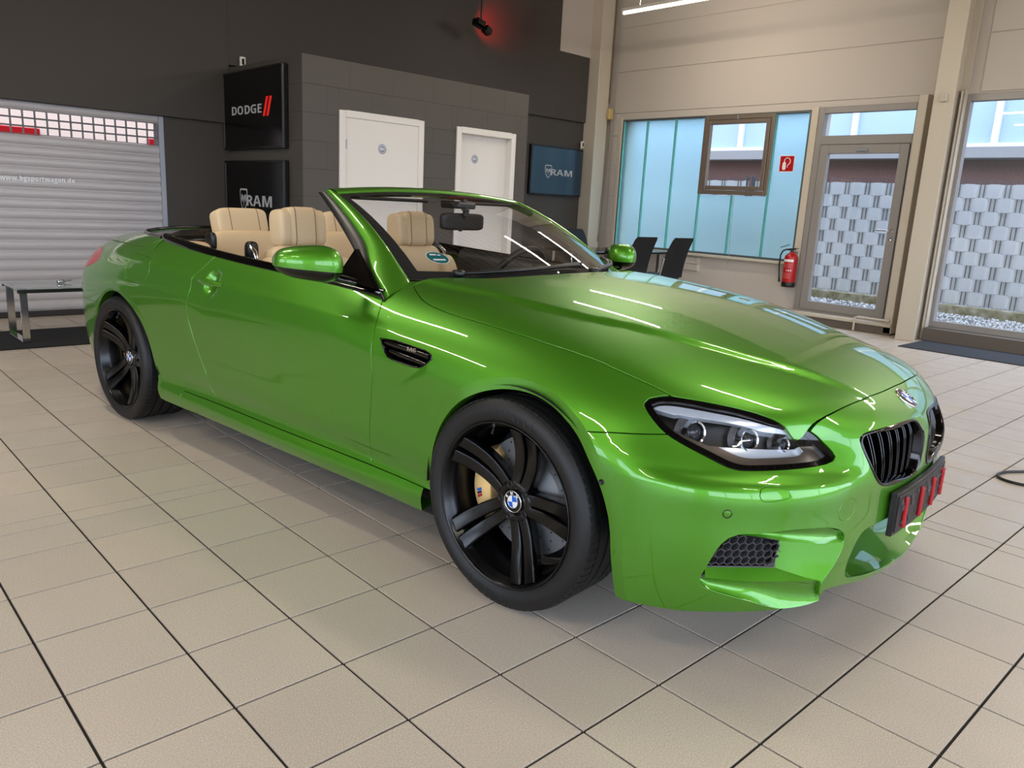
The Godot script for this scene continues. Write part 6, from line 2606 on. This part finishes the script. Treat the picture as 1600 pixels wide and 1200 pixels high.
	var tgl := mat(Color(.55, .75, .68, .12), .02, 0, "table_glass")
	tgl.transparency = BaseMaterial3D.TRANSPARENCY_ALPHA
	M.table_glass = tgl
	M.chair_black = mat(Color(.035, .035, .04), .7, 0, "chair_black")
	M.red_paint = mat(Color(.66, .04, .06), .3, 0, "red_paint")
	M.label_pink = mat(Color(.80, .42, .42), .5, 0, "label_print")
	M.brown_pipe = mat(Color(.42, .33, .24), .5, 0, "brown_pipe")
	M.yellow_plastic = mat(Color(.72, .62, .40), .5, 0, "old_plastic")
	M.asphalt = mat(Color(.36, .36, .37), .9, 0, "yard")
	M.gravel = mat(Color(1, 1, 1), .8, 0, "gravel")
	M.gravel.vertex_color_use_as_albedo = true
	var ms := mat(Color(1, 1, 1), .9, 0, "mossy_concrete")
	ms.albedo_texture = noise_tex(256, .03, 21, Color(.35, .32, .16), Color(.66, .64, .58), 4)
	triplanar(ms, .8)
	M.mossy = ms
	M.fence_dark = mat(Color(.25, .27, .29), .5, .2, "fence_rod")
	M.fence_white = mat(Color(.74, .75, .76), .5, 0, "fence_strip")
	var bf := mat(Color(1, 1, 1), .9, 0, "far_brick")
	bf.albedo_texture = noise_tex(256, .12, 31, Color(.30, .20, .18), Color(.45, .31, .28), 3)
	triplanar(bf, .9)
	M.brick_far = bf
	M.fascia = mat(Color(.52, .51, .50), .6, 0, "fascia")
	M.far_glazing = mat(Color(.60, .68, .75), .3, 0, "far_glazing")
	M.pink_plaster = mat(Color(.92, .78, .68), .9, 0, "house_plaster")
	M.gold = mat(Color(.95, .80, .54), .35, .4, "gold_caliper")

func _ready() -> void:
	var cam := Camera3D.new()
	cam.name = "camera"
	cam.fov = 52.475
	cam.near = .05
	cam.far = 200.0
	cam.transform = Transform3D(Basis.from_euler(Vector3(-.22564, -.76062, .05242), EULER_ORDER_YXZ), Vector3(-.09451, 1.27565, 2.33303))
	add_child(cam)
	cam.current = true
	var env := Environment.new()
	env.background_mode = Environment.BG_SKY
	var sky := Sky.new()
	var sm := ProceduralSkyMaterial.new()
	sm.sky_top_color = Color(.72, .80, .92)
	sm.sky_horizon_color = Color(.86, .90, .96)
	sm.ground_bottom_color = Color(.35, .35, .35)
	sm.ground_horizon_color = Color(.6, .62, .64)
	sm.energy_multiplier = 4.4
	sky.sky_material = sm
	env.sky = sky
	env.tonemap_mode = Environment.TONE_MAPPER_LINEAR
	env.tonemap_exposure = 1.78
	env.sdfgi_enabled = true
	env.ssao_enabled = true
	env.ssil_enabled = true
	var we := WorldEnvironment.new()
	we.name = "environment"
	we.environment = env
	add_child(we)
	materials()
	build_floor(cam)
	build_shell()
	build_openings()
	build_shutter()
	build_box_room()
	build_outside()
	build_car()
	build_things()
